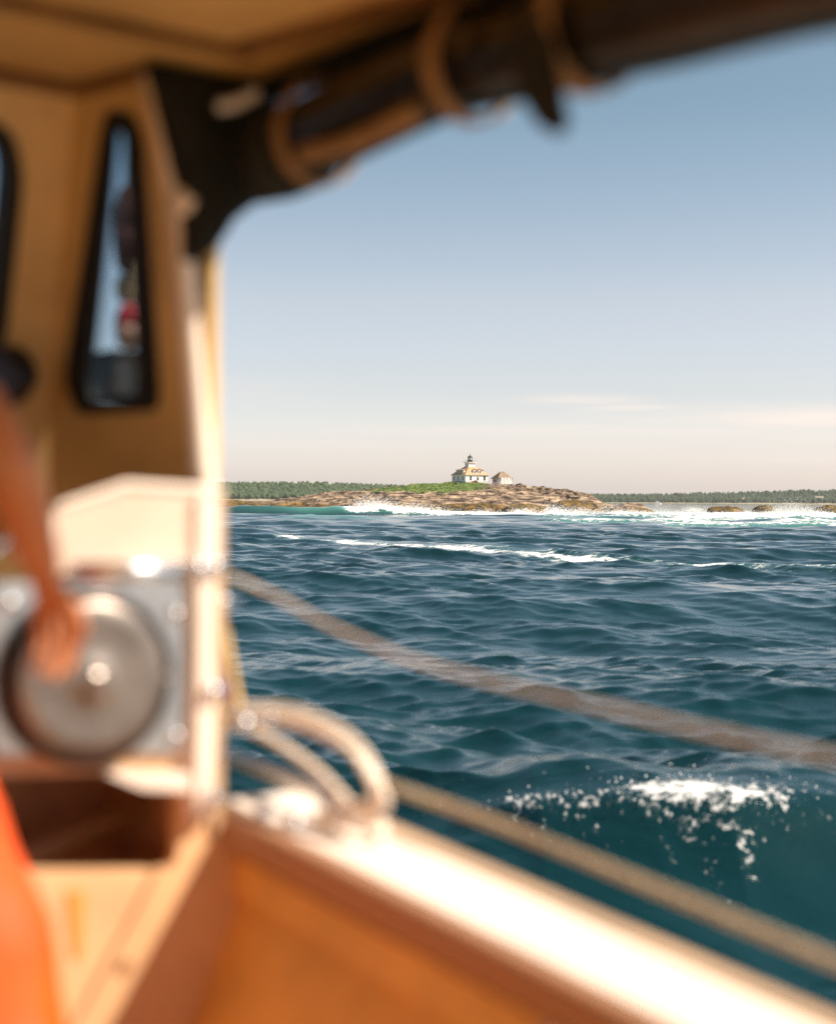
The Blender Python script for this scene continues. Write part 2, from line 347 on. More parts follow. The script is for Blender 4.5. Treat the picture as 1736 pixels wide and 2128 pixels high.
# ---------------------------------------------------------------- spray (droplets thrown up where the swell breaks)
def build_spray():
    T = np.array([(1,0,0),(-1,0,0),(0,1,0),(0,-1,0),(0,0,1),(0,0,-1)], float)
    TF = np.array([(0,2,4),(2,1,4),(1,3,4),(3,0,4),(2,0,5),(1,2,5),(3,1,5),(0,3,5)])
    P, S = [], []
    def cloud(u, D, n, su, h, base=0.2, sd=2.5, smin=.035, smax=.16):
        n = int(n*1.5)
        uu = u+rng.normal(size=n)*su; DD = D+rng.normal(size=n)*sd; hh = base+np.abs(rng.normal(size=n))*h*rng.random(n)**.5
        sz = smin+(smax-smin)*rng.random(n)**3*np.exp(-hh/(h*2.2))
        P.append(np.stack([bear(uu)*DD, DD, hh], 1)); S.append(sz)
    cloud(775, 299, 2600, 24, 1.35, 1.0); cloud(845, 300, 2200, 36, .9, .7); cloud(1000, 302, 500, 16, .55, .3); cloud(960, 303, 900, 60, .4, .2); cloud(905, 301, 500, 25, .5, .4)
    cloud(1085, 301, 600, 16, .7, .5); cloud(1150, 312, 900, 14, 1.2, .4); cloud(1200, 325, 900, 22, .8, .4); cloud(1290, 340, 800, 30, .7, .4)
    cloud(1645, 380, 1500, 24, 1.9, .3, 4); cloud(1620, 378, 700, 14, 1.0, .3); cloud(1690, 372, 700, 18, .9, .3); cloud(1560, 365, 600, 40, .5, .3)
    cloud(1265, 440, 600, 16, 1.1, .3); cloud(1340, 440, 500, 30, .7, .3); cloud(1440, 430, 600, 12, .9, .3); cloud(1420, 330, 700, 60, .4, .4)
    m_ = 420; xx = rng.normal(2.35, .5, m_); hh = .50+np.abs(rng.normal(size=m_))*.10
    P.append(np.stack([xx, 12.95+rng.normal(size=m_)*.14, hh], 1)); S.append(.003+.011*rng.random(m_)**3)
    P = np.concatenate(P); S = np.concatenate(S); n = len(P)
    V = (P[:, None, :]+T[None]*S[:, None, None]*(.7+.6*rng.random((n, 6, 1)))).reshape(-1, 3)
    Fq = (TF[None]+np.arange(n)[:, None, None]*6).reshape(-1, 3)
    o = link('spray', np_mesh('spray', V, Fq), mat('spray_white', (.82, .82, .81), .9))
    tag(o, 'white spray thrown up where the swell breaks before the rocky island', 'spray', kind='stuff')
build_spray()

# ---------------------------------------------------------------- island and rocks
def rock_material():
    m = bpy.data.materials.new('island_rock'); m.use_nodes = True; N, L = m.node_tree.nodes, m.node_tree.links
    b = N['Principled BSDF']; b.inputs['Roughness'].default_value = .85; b.inputs['Specular IOR Level'].default_value = .25
    g = N.new('ShaderNodeTexCoord')
    def at_(n): q = N.new('ShaderNodeAttribute'); q.attribute_name = n; return q.outputs['Fac']
    mp = N.new('ShaderNodeMapping'); mp.inputs['Scale'].default_value = (.22, .10, 1.7); L.new(g.outputs['Object'], mp.inputs[0])
    n = N.new('ShaderNodeTexNoise'); n.inputs['Scale'].default_value = 1.0; n.inputs['Detail'].default_value = 8; n.inputs['Roughness'].default_value = .65; L.new(mp.outputs[0], n.inputs['Vector'])
    r = N.new('ShaderNodeValToRGB'); L.new(n.outputs[0], r.inputs[0]); e = r.color_ramp.elements
    e[0].position = .40; e[0].color = (.04, .028, .02, 1); e[1].position = .72; e[1].color = (.47, .36, .25, 1)
    q = e.new(.49); q.color = (.14, .095, .06, 1); q = e.new(.56); q.color = (.35, .25, .165, 1)
    wd = N.new('ShaderNodeTexNoise'); wd.inputs['Scale'].default_value = .55; wd.inputs['Detail'].default_value = 6; L.new(g.outputs['Object'], wd.inputs['Vector'])
    wr = N.new('ShaderNodeValToRGB'); L.new(wd.outputs[0], wr.inputs[0]); e = wr.color_ramp.elements
    e[0].position = .36; e[0].color = (.03, .022, .01, 1); e[1].position = .66; e[1].color = (.23, .13, .03, 1); q = e.new(.5); q.color = (.10, .065, .018, 1)
    m1 = N.new('ShaderNodeMixRGB'); L.new(at_('weed'), m1.inputs[0]); L.new(r.outputs[0], m1.inputs[1]); L.new(wr.outputs[0], m1.inputs[2])
    gn = N.new('ShaderNodeTexNoise'); gn.inputs['Scale'].default_value = .35; gn.inputs['Detail'].default_value = 7; L.new(g.outputs['Object'], gn.inputs['Vector'])
    gr = N.new('ShaderNodeValToRGB'); L.new(gn.outputs[0], gr.inputs[0]); e = gr.color_ramp.elements
    e[0].position = .38; e[0].color = (.05, .09, .015, 1); e[1].position = .66; e[1].color = (.17, .22, .045, 1)
    m2 = N.new('ShaderNodeMixRGB'); L.new(at_('grass'), m2.inputs[0]); L.new(m1.outputs[0], m2.inputs[1]); L.new(gr.outputs[0], m2.inputs[2])
    L.new(m2.outputs[0], b.inputs['Base Color'])
    bp = N.new('ShaderNodeBump'); bp.inputs['Strength'].default_value = .9; bp.inputs['Distance'].default_value = .5
    L.new(n.outputs[0], bp.inputs['Height']); L.new(bp.outputs[0], b.inputs['Normal'])
    return m
ROCK = rock_material()
CR_U = [400, 440, 470, 510, 560, 600, 640, 680, 720, 760, 800, 850, 900, 940, 975, 1020, 1060, 1090, 1120, 1150, 1180, 1205, 1225, 1238, 1250, 1275]
CR_V = [1042, 1041, 1040, 1039, 1037, 1034, 1029, 1024, 1021, 1018, 1014, 1009, 1005.5, 1003.5, 1003, 1004.5, 1007, 1010, 1014, 1017, 1019, 1022, 1027, 1034, 1041, 1050]
def island_params(u):
    Dc = np.interp(u, [400, 600, 850, 930, 1080, 1200, 1280], [505, 545, 585, 600, 600, 560, 520])
    D0 = np.interp(u, [400, 480, 600, 800, 1000, 1150, 1280], [455, 440, 425, 415, 415, 425, 455])
    v = np.interp(u, CR_U, CR_V); zc = EYE+(hor(u)-v)/3191*Dc
    return D0, Dc, zc
def build_island():
    us = np.arange(396, 1290, 1.4); qs = np.concatenate([np.linspace(-.12, 1.0, 330), np.linspace(1.02, 1.6, 40)])
    U, Q = np.meshgrid(us, qs); D0, Dc, zc = island_params(U)
    D = D0+(Dc-D0)*Q; X = bear(U)*D
    Xw = X+3*fbm(X/9, D/9, 3, 41)
    n1 = fbm(Xw/16, D/26, 5, 11); n2 = fbm(Xw/4.5, D/5.5, 4, 12); n3 = fbm(Xw/1.6, D/2., 3, 13); rid = 1-np.abs(2*fbm(Xw/11, D/15, 4, 14)-1)
    q = np.clip(Q, 0, 1)
    base = np.where(Q < 0, Q*14, zc*(.16*sst(0, .06, q)+.84*(1-(1-q)**1.35)))
    base = np.where(Q > 1, zc*(1-.9*sst(1.0, 1.6, Q)), base)
    amp = np.clip(zc/6, .25, 1)*sst(-.05, .12, Q)*(1-.75*sst(.86, .97, Q))
    z = base+amp*(3.0*(n1-.5)+1.8*(rid-.65)+1.0*(n2-.5))
    st = 1.05+.4*vnoise(X/40, D/40, 5); s_ = z/st+.7*n1+.35*n2; fl = np.floor(s_); fr = s_-fl
    zt = (fl+sst(.62, .98, fr)*1.0-.7*n1-.35*n2)*st
    grass_u = sst(745, 800, U)*(1-sst(985, 1030, U)); gl = np.interp(U, [740, 800, 860, 930, 1000, 1040], [.90, .80, .68, .60, .70, .92])
    grass = grass_u*sst(-.03, .03, np.where(Q > 1, 1., z/zc)-gl+.20*(n2-.5)+.16*(n1-.5))*sst(.3, .42, n3+.12)
    k = np.clip(grass, 0, 1); terr = .75*amp*(1-k)/np.maximum(amp, .01)
    z = z*(1-terr)+zt*terr+amp*.5*(n3-.5)*(1-.5*k)
    spur = sst(1050, 1110, U)*sst(.45, .6, Q)*(1-sst(.99, 1.05, Q)); blocks = np.floor(4*vnoise(X/2.2, D/3.0, 77))/4
    z += spur*.55*(blocks-.4)
    # level pads under the buildings
    pad = np.exp(-(((X-20.5)/9.)**2+((D-602)/10.)**2)**2); z = z*(1-pad)+8.7*pad
    pad = np.exp(-(((X-33)/5.)**2+((D-598)/7.)**2)**2); z = z*(1-pad)+8.45*pad
    weed = (1-sst(.9, 2.2, z+1.6*(n2-.5)+.8*(n3-.5)))
    V = np.stack([X, D, z], -1).reshape(-1, 3); nr, nc = U.shape; idx = np.arange(nr*nc).reshape(nr, nc)
    Fq = np.stack([idx[:-1, :-1], idx[:-1, 1:], idx[1:, 1:], idx[1:, :-1]], -1).reshape(-1, 4)
    me = np_mesh('island', V, Fq)
    for nm, arr in (('weed', weed), ('grass', grass)):
        a = me.attributes.new(nm, 'FLOAT', 'POINT'); a.data.foreach_set('value', arr.ravel().astype(np.float32))
    o = link('island', me, ROCK); tag(o, kind='structure')
    return V.reshape(nr, nc, 3), grass
ISL, GRASS = build_island()
def island_z(x, y):
    u = 868+3191*x/y; i = int(np.clip(round((u-396)/1.4), 0, ISL.shape[1]-1)); c_ = ISL[:, i]; j = int(np.argmin(np.abs(c_[:, 1]-y))); return float(c_[j, 2])

def rock_mesh(name, sx_, sy_, sz_, seed, sub=4, weed=1., rough=1., blocky=.5, jag=1.):
    bm = bmesh.new(); bmesh.ops.create_icosphere(bm, subdivisions=sub, radius=1)
    off = Vector((seed*13.7, seed*5.1, seed*2.3)); sc = Vector((sx_, sy_, sz_))
    for v in bm.verts:
        p = v.co.copy(); big = max(sx_, sy_)
        p = Vector((math.copysign(abs(p.x)**(1-.45*blocky), p.x), math.copysign(abs(p.y)**(1-.45*blocky), p.y), math.copysign(abs(p.z)**(1-.5*blocky), p.z)))
        w = Vector((p.x*sx_, p.y*sy_, p.z*sz_))
        n = mnoise.fractal(w*(.35/sz_*.8)+off, 1.0, 2.0, 4); n2 = mnoise.ridged_multi_fractal(w*(.8/sz_)+off, 1.0, 2.0, 3, 1.0, 2.0)
        k_ = 1+rough*(.30*n)
        w = Vector((w.x*(1+rough*.16*n), w.y*(1+rough*.16*n), w.z*k_+rough*jag*sz_*.16*(n2-1.0)))
        v.co = w
    me = bpy.data.meshes.new(name); bm.to_mesh(me); bm.free()
    a = me.attributes.new('weed', 'FLOAT', 'POINT'); a.data.foreach_set('value', [weed]*len(me.vertices))
    return me
def place_rock(name, u0_, u1_, vtop, D, seed, label, dep=None, weed=1., sub=5, zb=-.4, rough=1., blocky=.5, cat='rock', group=None):
    x0, x1 = bear(u0_)*D, bear(u1_)*D; zt = zat((u0_+u1_)/2, vtop, D); w = (x1-x0)/2
    o = link(name, rock_mesh(name, w, dep or w*.8, zt-zb, seed, sub, weed, rough, blocky), ROCK, loc=((x0+x1)/2, D, zb))
    return tag(o, label, cat, group)
place_rock('ledge', 395, 575, 1040.5, 446, 23, 'long low golden brown ledge at the left end of the island beside the cabin post', 5, blocky=.15)
place_rock('ledge', 1143, 1252, 1044.5, 386, 3, 'golden brown humped weed ledge right of the island, white water at its foot', 6, blocky=.2)
place_rock('ledge', 1235, 1368, 1055, 392, 5, 'low dark tail of weedy ledge trailing off to the right into the surf', 5, blocky=.1)
place_rock('ledge', 1030, 1148, 1047.5, 392, 8, 'brown weed covered ledge close below the small building, between two white breakers', 6, blocky=.15)
place_rock('ledge', 880, 1060, 1046.5, 398, 9, 'long flat golden weed ledge below the lighthouse just behind the white breaker', 6, blocky=.2)
place_rock('ledge', 720, 905, 1045.5, 402, 12, 'yellow brown weed ledge half hidden by the highest burst of the breaker', 6, blocky=.2)
place_rock('rock', 1468, 1546, 1053, 388, 14, 'long flat topped brown rock awash, the broadest of the three rocks on the right', 5, blocky=.75)
place_rock('rock', 1560, 1609, 1051.5, 392, 15, 'dark mussel coloured rock left of the spray burst, between two other rocks', 4, blocky=.5)
place_rock('rock', 1688, 1745, 1051.5, 388, 17, 'reddish brown rock cut by the right edge of the photo, right of the spray burst', 4, blocky=.45)
place_rock('rock', 1270, 1345, 1047, 468, 19, 'pale low rock shelf behind the surf off the right end of the island', 4, weed=.1, blocky=.2)
# pale boulders strewn over the right slope and the left crest
bl = [rock_mesh('boulder', .9, .9, .6, 60+i, 2, 0., 1.2, .8) for i in range(5)]
for b_ in bl: b_.materials.append(ROCK)
def boulder(u, q, s, label, group):
    D0, Dc, zc = island_params(np.array(float(u))); D = float(D0+(Dc-D0)*q); x = bear(u)*D
    o = bpy.data.objects.new('boulder', random.choice(bl)); col.objects.link(o)
    o.location = (x, D, island_z(x, D)+.12*s); o.scale = (s*random.uniform(.8, 1.7), s*random.uniform(.8, 1.4), s*random.uniform(.6, 1.1)); o.rotation_euler = (random.uniform(-.2, .2), random.uniform(-.2, .2), random.uniform(0, 6))
    tag(o, label, 'boulder', group)
for i in range(95):
    u = random.uniform(1050, 1228); boulder(u, random.uniform(.55, 1.0), random.uniform(.45, 1.15), 'pale sunlit granite boulder on the bare right slope of the island', 'boulders on the right slope')
for i in range(45):
    u = random.uniform(600, 850); boulder(u, random.uniform(.75, 1.0), random.uniform(.35, .8), 'small tan boulder on the low left ridge of the island', 'boulders on the left ridge')
# grass and low weeds on the crown of the island
def build_grass():
    ii = np.argwhere(GRASS > .6); sel = ii[rng.choice(len(ii), min(5200, len(ii)), replace=False)]
    P = ISL[sel[:, 0], sel[:, 1]]; n = len(P); V, Fq = [], []
    nb = 3
    a = rng.random((n, nb))*6.283; h = .08+.30*rng.random((n, nb))**2; w = .16+.2*rng.random((n, nb)); ox = rng.normal(size=(n, nb))*.35; oy = rng.normal(size=(n, nb))*.5
    bx = P[:, None, 0]+ox; by = P[:, None, 1]+oy; bz = P[:, None, 2]-.08+0*ox
    v0 = np.stack([bx-np.cos(a)*w, by-np.sin(a)*w, bz], -1); v1 = np.stack([bx+np.cos(a)*w, by+np.sin(a)*w, bz], -1)
    v2 = np.stack([bx+np.cos(a+1)*w*.6, by+np.sin(a+1)*w*.6, bz+h], -1)
    V = np.stack([v0, v1, v2], 2).reshape(-1, 3); Fq = np.arange(len(V)).reshape(-1, 3)
    o = link('grass', np_mesh('grass', V, Fq), mat('grass_green', (.13, .20, .03), .8, var=.55, vscale=.3))
    tag(o, 'bright green grass and weeds covering the crown of the island around the lighthouse', 'grass', kind='stuff')
build_grass()

# ---------------------------------------------------------------- wooded coasts far behind
def conifer_template():
    V, Fq = [], []
    def cone(z0, z1, r, n=5, tw=0):
        b0 = len(V)
        for j in range(n): V.append((r*math.cos(6.283*j/n+tw), r*math.sin(6.283*j/n+tw), z0))
        V.append((0, 0, z1))
        for j in range(n): Fq.append((b0+j, b0+(j+1) % n, b0+n))
    cone(.05, .55, .30); cone(.30, .80, .23, tw=.5); cone(.55, 1.0, .14, tw=1)
    return np.array(V), np.array(Fq)
def leafy_template():
    V = [(math.cos(6.283*j/6)*.42, math.sin(6.283*j/6)*.42, .38) for j in range(6)]+[(math.cos(6.283*j/6+.5)*.32, math.sin(6.283*j/6+.5)*.32, .72) for j in range(6)]+[(0, 0, .95), (0, 0, .05)]
    Fq = []
    for j in range(6): k_ = (j+1) % 6; Fq += [(j, k_, 6+j), (k_, 6+k_, 6+j), (6+j, 6+k_, 12), (k_, j, 13)]
    return np.array(V), np.array(Fq)
def coast(name, uL, uR, D0, D1, cu, cv, th, n, seed, forest_label, leafy, tint):
    g = np.random.default_rng(seed); us = np.linspace(uL, uR, 160); qs = np.linspace(-.06, 1.25, 26)
    U, Q = np.meshgrid(us, qs); D = D0+(D1-D0)*Q
    def hz(U_, Q_):
        v = np.interp(U_, cu, cv); zc = EYE+(hor(U_)-v)/3191*D1-th*.82
        return np.where(Q_ < 0, Q_*30, np.maximum(zc, 1.5)*(.14*sst(0, .05, Q_)+.86*sst(-.1, 1.0, Q_)*np.minimum(Q_, 1))*1.0)+1.2*(fbm(U_/14, Q_*9, 3, seed)-.5)*sst(0.02, .3, Q_)
    Z = hz(U, Q); V = np.stack([bear(U)*D, D, Z], -1).reshape(-1, 3); nr, nc = U.shape; idx = np.arange(nr*nc).reshape(nr, nc)
    Fq = np.stack([idx[:-1, :-1], idx[:-1, 1:], idx[1:, 1:], idx[1:, :-1]], -1).reshape(-1, 4)
    o = link(name, np_mesh(name, V, Fq), mat(name+'_ground', (.33, .27, .19), .9, dark=(.13, .13, .07), vscale=.02), smooth=True); tag(o, kind='structure')
    VV, FF, off = [], [], 0
    for T, share in ((conifer_template(), 1-leafy), (leafy_template(), leafy)):
        m_ = int(n*share); tv, tf = T
        uu = g.uniform(uL, uR, m_); q = .035+.99*g.random(m_)**.9
        hh = th*(.48+.75*g.random(m_)**1.5+.25*(fbm(uu/9, q*6, 2, seed+3)-.5)); DD = D0+(D1-D0)*q; x = bear(uu)*DD; z = hz(uu, q)-.4
        rot = g.random(m_)*6.283; c_, s_ = np.cos(rot), np.sin(rot); wv = hh*(.85+.5*g.random(m_))
        P = np.stack([x[:, None]+wv[:, None]*(tv[None, :, 0]*c_[:, None]-tv[None, :, 1]*s_[:, None]), DD[:, None]+wv[:, None]*(tv[None, :, 0]*s_[:, None]+tv[None, :, 1]*c_[:, None]), z[:, None]+hh[:, None]*tv[None, :, 2]], -1)
        VV.append(P.reshape(-1, 3)); FF.append((tf[None]+(np.arange(m_)*len(tv))[:, None, None]).reshape(-1, 3)+off); off += m_*len(tv)
    o = link('forest', np_mesh('forest', np.concatenate(VV), np.concatenate(FF)), mat('forest_'+name, tint, .9, var=.65, vscale=.11, spec=.1))
    tag(o, forest_label, 'forest', kind='stuff')
coast('wooded_hill', -250, 900, 1700, 1900, [-250, 100, 470, 520, 640, 700, 740, 800, 850, 900], [1006, 999, 1001, 1001, 1001, 1002, 1004, 1007, 1008, 1010], 6.5, 15000, 3, 'dense green conifer forest on the far shore left of the island', .35, (.058, .090, .040))
coast('wooded_shore', 1180, 1960, 2250, 2480, [1180, 1230, 1300, 1400, 1500, 1600, 1680, 1740, 1960], [1026, 1026.5, 1026, 1024, 1022.5, 1019.5, 1017, 1016.5, 1015], 7.5, 7500, 9, 'dark spiky conifer forest on the low far shore right of the island', .22, (.042, .066, .034))

# ---------------------------------------------------------------- lighthouse and the hut beside it
M_white = mat('white_clapboard', (.84, .83, .80), .7, var=.06, vscale=.8)
M_found = mat('foundation_stone', (.52, .48, .43), .85, var=.3, vscale=1.2)
M_shingle = mat('cedar_shingle', (.52, .31, .17), .85, var=.3, vscale=1.5)
M_oldshingle = mat('weathered_shingle', (.25, .175, .115), .9, var=.35, vscale=1.5)
M_trim = mat('white_trim', (.82, .80, .77), .6)
M_glassdark = mat('dark_window_glass', (.02, .022, .025), .1)
M_black = mat('black_iron', (.018, .016, .015), .5)
M_red = mat('red_paint', (.42, .04, .03), .6)
M_lens = mat('lantern_glass', (.85, .86, .86), .3, metal=.0)
M_wood = mat('grey_wood', (.30, .24, .19), .85, var=.3, vscale=2)
PH = R(29.6)
def rotz(x, y): return (x*math.cos(PH)-y*math.sin(PH), x*math.sin(PH)+y*math.cos(PH))
def frame_origin(u, v, D, hx, hy):                       # centre of a plan whose near corner (-hx,-hy) stands at the given place
    c_ = rotz(-hx, -hy); return (bear(u)*D-c_[0], D-c_[1], zat(u, v, D))
def win(parent, face, a, z0, w, h, pos, frame=True):     # face 'F' looks along -y, 'L' along -x; a is the position along the wall
    f = MB(); t = .045
    def bx(mb, a0, a1, zz0, zz1, d0, d1):
        if face == 'F': mb.box((a0, pos-d1, zz0), (a1, pos-d0, zz1))
        else: mb.box((pos-d1, a0, zz0), (pos-d0, a1, zz1))
    bx(f, a-w/2-t, a-w/2, z0-t, z0+h+t, -.02, .05); bx(f, a+w/2, a+w/2+t, z0-t, z0+h+t, -.02, .05)
    bx(f, a-w/2, a+w/2, z0+h, z0+h+t, -.02, .05); bx(f, a-w/2, a+w/2, z0-t, z0, -.02, .09); bx(f, a-w/2, a+w/2, z0+h*.5-.015, z0+h*.5+.015, -.02, .035)
    fo = f.build('window', M_trim, parent)
    g = MB(); bx(g, a-w/2, a+w/2, z0, z0+h, -.03, .012); g.build('pane', M_glassdark, fo); return fo
def hip(mb, hx, hy, z0, tx, ty, z1):
    a = [(-hx,-hy,z0),(hx,-hy,z0),(hx,hy,z0),(-hx,hy,z0)]; b = [(-tx,-ty,z1),(tx,-ty,z1),(tx,ty,z1),(-tx,ty,z1)]
    for i in range(4): j = (i+1) % 4; mb.poly((a[i], a[j], b[j], b[i]))
    mb.poly(a[::-1]); mb.poly(b)
def lighthouse():
    h = 5.1; rt_ = empty('lighthouse', frame_origin(966, 1005, 594, h, h), PH)
    tag(rt_, 'white lighthouse with orange shingle roof and black lantern on the green crown of the island', 'lighthouse')
    MB().box((-h-.05, -h-.05, -1.2), (h+.05, h+.05, 1.05)).build('foundation', M_found, rt_)
    MB().box((-h, -h, 1.05), (h, h, 3.32)).build('wall', M_white, rt_)
    # clapboards
    for i in range(9):
        z = 1.1+i*.245
        MB().box((-h-.006, -h-.006, z), (h+.006, h+.006, z+.05)).build('clapboard', M_white, rt_)
    mb = MB(); mb.box((-h-.32, -h-.32, 3.32), (h+.32, h+.32, 3.5)); mb.build('cornice', M_trim, rt_)
    mb = MB(); hip(mb, h+.42, h+.42, 3.5, 1.62, 1.62, 6.75); roof = mb.build('roof', M_shingle, rt_)
    for i in range(1, 12):                               # shingle courses step up the slopes
        t = i/12; a_ = (h+.42)*(1-t)+1.62*t+.035; z = 3.5+3.25*t
        m2 = MB(); m2.box((-a_, -a_, z-.05), (a_, a_, z)); m2.build('shingle_course', M_shingle, roof)
    tw = 1.45; MB().box((-tw, -tw, 3.6), (tw, tw, 8.35)).build('tower', M_white, rt_)
    MB().box((-1.95, -1.95, 8.35), (1.95, 1.95, 8.55)).build('gallery', M_trim, rt_, bevel=.03)
    rail = MB()
    for s1 in (-1, 1):
        for k_ in np.linspace(-1.85, 1.85, 7): rail.tube([(k_, s1*1.85, 8.55), (k_, s1*1.85, 9.35)], .012, 5); rail.tube([(s1*1.85, k_, 8.55), (s1*1.85, k_, 9.35)], .012, 5)
        for zz in (8.95, 9.35): rail.tube([(-1.85, s1*1.85, zz), (1.85, s1*1.85, zz)], .010, 5); rail.tube([(s1*1.85, -1.85, zz), (s1*1.85, 1.85, zz)], .010, 5)
    rail.build('gallery_railing', M_black, rt_)
    lan = MB().lathe([(1.02, 8.55), (1.02, 9.45), (.98, 9.5)], n=10).build('lantern_base', M_black, rt_)
    MB().lathe([(.72, 9.5), (.72, 10.35)], n=10).build('lantern_glass', M_lens, rt_)
    mul_ = MB()
    for j in range(8): a = 6.283*j/8+.39; mul_.box((-.035, -.035, 9.5), (.035, .035, 10.4), Matrix.Translation((.93*math.cos(a), .93*math.sin(a), 0)))
    mul_.build('lantern_mullion', M_black, rt_)
    MB().lathe([(1.12, 10.35), (1.08, 10.45), (.75, 10.8), (.3, 11.1), (.12, 11.2)], n=10).build('lantern_roof', M_black, rt_)
    MB().lathe([(.05, 11.15), (.16, 11.25), (.17, 11.38), (.06, 11.5), (.03, 12.1), (.01, 12.15)], n=8).build('ventilator_ball', M_black, rt_)
    for a in (-2.7, .45, 3.55): win(rt_, 'F', a, 1.45, .95, 1.6 if a != .45 else 1.2, -h)
    for a in (3.4, -3.1): win(rt_, 'L', a, 1.45, 1.0, 1.55, -h)
    win(rt_, 'F', .45, .35, .8, .55, -h-.05); win(rt_, 'L', -.1, 6.95, .5, .9, -tw)
    dr = MB().box((-1.15, -h-.12, -.2), (-.45, -h-.02, 1.05)).build('door', M_glassdark, rt_)  # dark slab paints the unlit opening between the red leaves
    MB().box((-2.25, -h-.16, -.1), (-1.2, -h-.06, 1.0)).build('door', M_red, rt_)['label'] = 'red basement door leaf swung open left of the dark doorway'
    MB().box((-.4, -h-.16, -.1), (.15, -h-.06, 1.0)).build('door', M_red, rt_)['label'] = 'narrow red door leaf right of the dark doorway'
    mb = MB(); mb.poly([(-2.1, -h-.06, 1.1), (.1, -h-.06, 1.1), (-1.0, -h-.06, 1.55)]); mb.poly([(-2.2, -h-.5, 1.08), (-1.0, -h-.5, 1.6), (-1.0, -h, 1.6), (-2.2, -h, 1.08)]); mb.poly([(.2, -h-.5, 1.08), (-1.0, -h-.5, 1.6), (-1.0, -h, 1.6), (.2, -h, 1.08)])
    mb.build('door_hood', M_trim, rt_)
    # left porch: door, steps and railing in the shade
    MB().box((-h-.08, -.1, 1.05), (-h+.02, .8, 3.0)).build('door', M_glassdark, rt_)
    mb = MB(); mb.box((-h-1.3, -2.2, -.6), (-h-.05, 1.4, .95)); mb.build('porch', M_wood, rt_)
    mb = MB()
    for yy in (-2.1, -.9, .3, 1.3): mb.box((-h-1.28, yy-.04, .95), (-h-1.2, yy+.04, 1.9))
    mb.box((-h-1.29, -2.2, 1.85), (-h-1.19, 1.4, 1.93)); mb.build('porch_railing', M_trim, rt_)
    # dormers
    def dormer_gable(a):
        d = MB(); d.box((a-.72, -4.75, 3.95), (a+.72, -2.2, 5.15)); d.poly([(a-.72, -4.75, 5.15), (a+.72, -4.75, 5.15), (a, -4.75, 5.75)])
        do = d.build('dormer', M_trim, rt_); r = MB()
        for s_ in (-1, 1): r.plate([(a, -4.98, 5.86), (a+s_*1.0, -4.98, 5.08), (a+s_*1.0, -1.6, 5.08), (a, -1.6, 5.86)], [], (0, 0, .1))
        r.build('dormer_roof', M_shingle, do); win(do, 'F', a, 4.15, .7, .95, -4.75)
    dormer_gable(-.55); dormer_gable(1.75)
    for s_, nm in ((-1, 0), (1, 1)):
        d = MB(); d.box(((-4.6 if s_ < 0 else 2.2), -2.7, 3.95), ((-2.2 if s_ < 0 else 4.6), 2.7, 5.35)); do = d.build('dormer', M_trim, rt_)
        r = MB(); x0, x1 = (s_*4.95, s_*1.9); r.plate([(x0, -3.0, 5.36), (x0, 3.0, 5.36), (x1, 3.0, 5.95), (x1, -3.0, 5.95)], [], (0, 0, .12)); r.build('dormer_roof', M_shingle, do)
        if s_ < 0:
            for a in (-1.95, -.65, .65, 1.95): win(do, 'L', a, 4.12, .98, 1.1, -4.6)
    mb = MB().box((2.0, 1.9, 4.5), (2.7, 2.6, 7.2)).build('chimney', mat('brick_chimney', (.30, .13, .09), .9), rt_)
lighthouse()
def hut():
    hx, hy = 2.95, 2.35; rt_ = empty('fog_signal_hut', frame_origin(1035, 1006.5, 593, hx, hy), PH)
    tag(rt_, 'small white hut with brown hipped roof and leaning pale screen, right of the lighthouse', 'hut')
    MB().box((-hx, -hy, .25), (hx, hy, 2.45)).build('wall', M_white, rt_)
    mb = MB(); hip(mb, hx+.45, hy+.45, 2.45, 1.1, .35, 4.75); roof = mb.build('roof', M_oldshingle, rt_)
    for i in range(1, 9):
        t = i/9; a_ = (hx+.45)*(1-t)+1.1*t+.03; b_ = (hy+.45)*(1-t)+.35*t+.03; z = 2.45+2.3*t
        MB().box((-a_, -b_, z-.05), (a_, b_, z)).build('shingle_course', M_oldshingle, roof)
    MB().box((-1.0, -.3, 4.7), (1.0, .3, 5.0)).build('roof_vent', M_oldshingle, roof)
    MB().box((-hx-.4, -hy-.4, 2.3), (hx+.4, hy+.4, 2.44)).build('eave', M_black, rt_)
    win(rt_, 'L', -.9, 1.0, .6, 1.1, -hx); win(rt_, 'L', 1.4, 1.0, .6, 1.1, -hx)
    MB().box((-hx-.08, -.45, 1.05), (-hx+.02, .9, 2.05)).build('shutter', M_red, rt_)
    for xx in (-2.6, -1.3, 0, 1.3, 2.6):
        for yy in (-2.0, 0, 2.0): MB().box((xx-.15, yy-.15, -1.0), (xx+.15, yy+.15, .25)).build('stilt', M_wood, rt_)
    # leaning screen: posts and boards
    scr = empty('screen'); scr.parent = rt_; scr['kind'] = 'thing'
    del scr['kind']
    for i in range(13):
        z = .25+i*.19; k_ = i*.055
        MB().box((-2.9+k_*.9, -hy-1.15+k_, z), (2.75, -hy-1.08+k_, z+.15)).build('board', M_trim, scr)
    for xx in (-2.3, -.9, .5, 1.9, 2.7):
        MB().plate([(xx-.06, -hy-1.30, .0), (xx+.06, -hy-1.30, .0), (xx+.06, -hy-.60, 2.8), (xx-.06, -hy-.60, 2.8)], [], (0, .06, 0)).build('post', M_wood, scr)
hut()
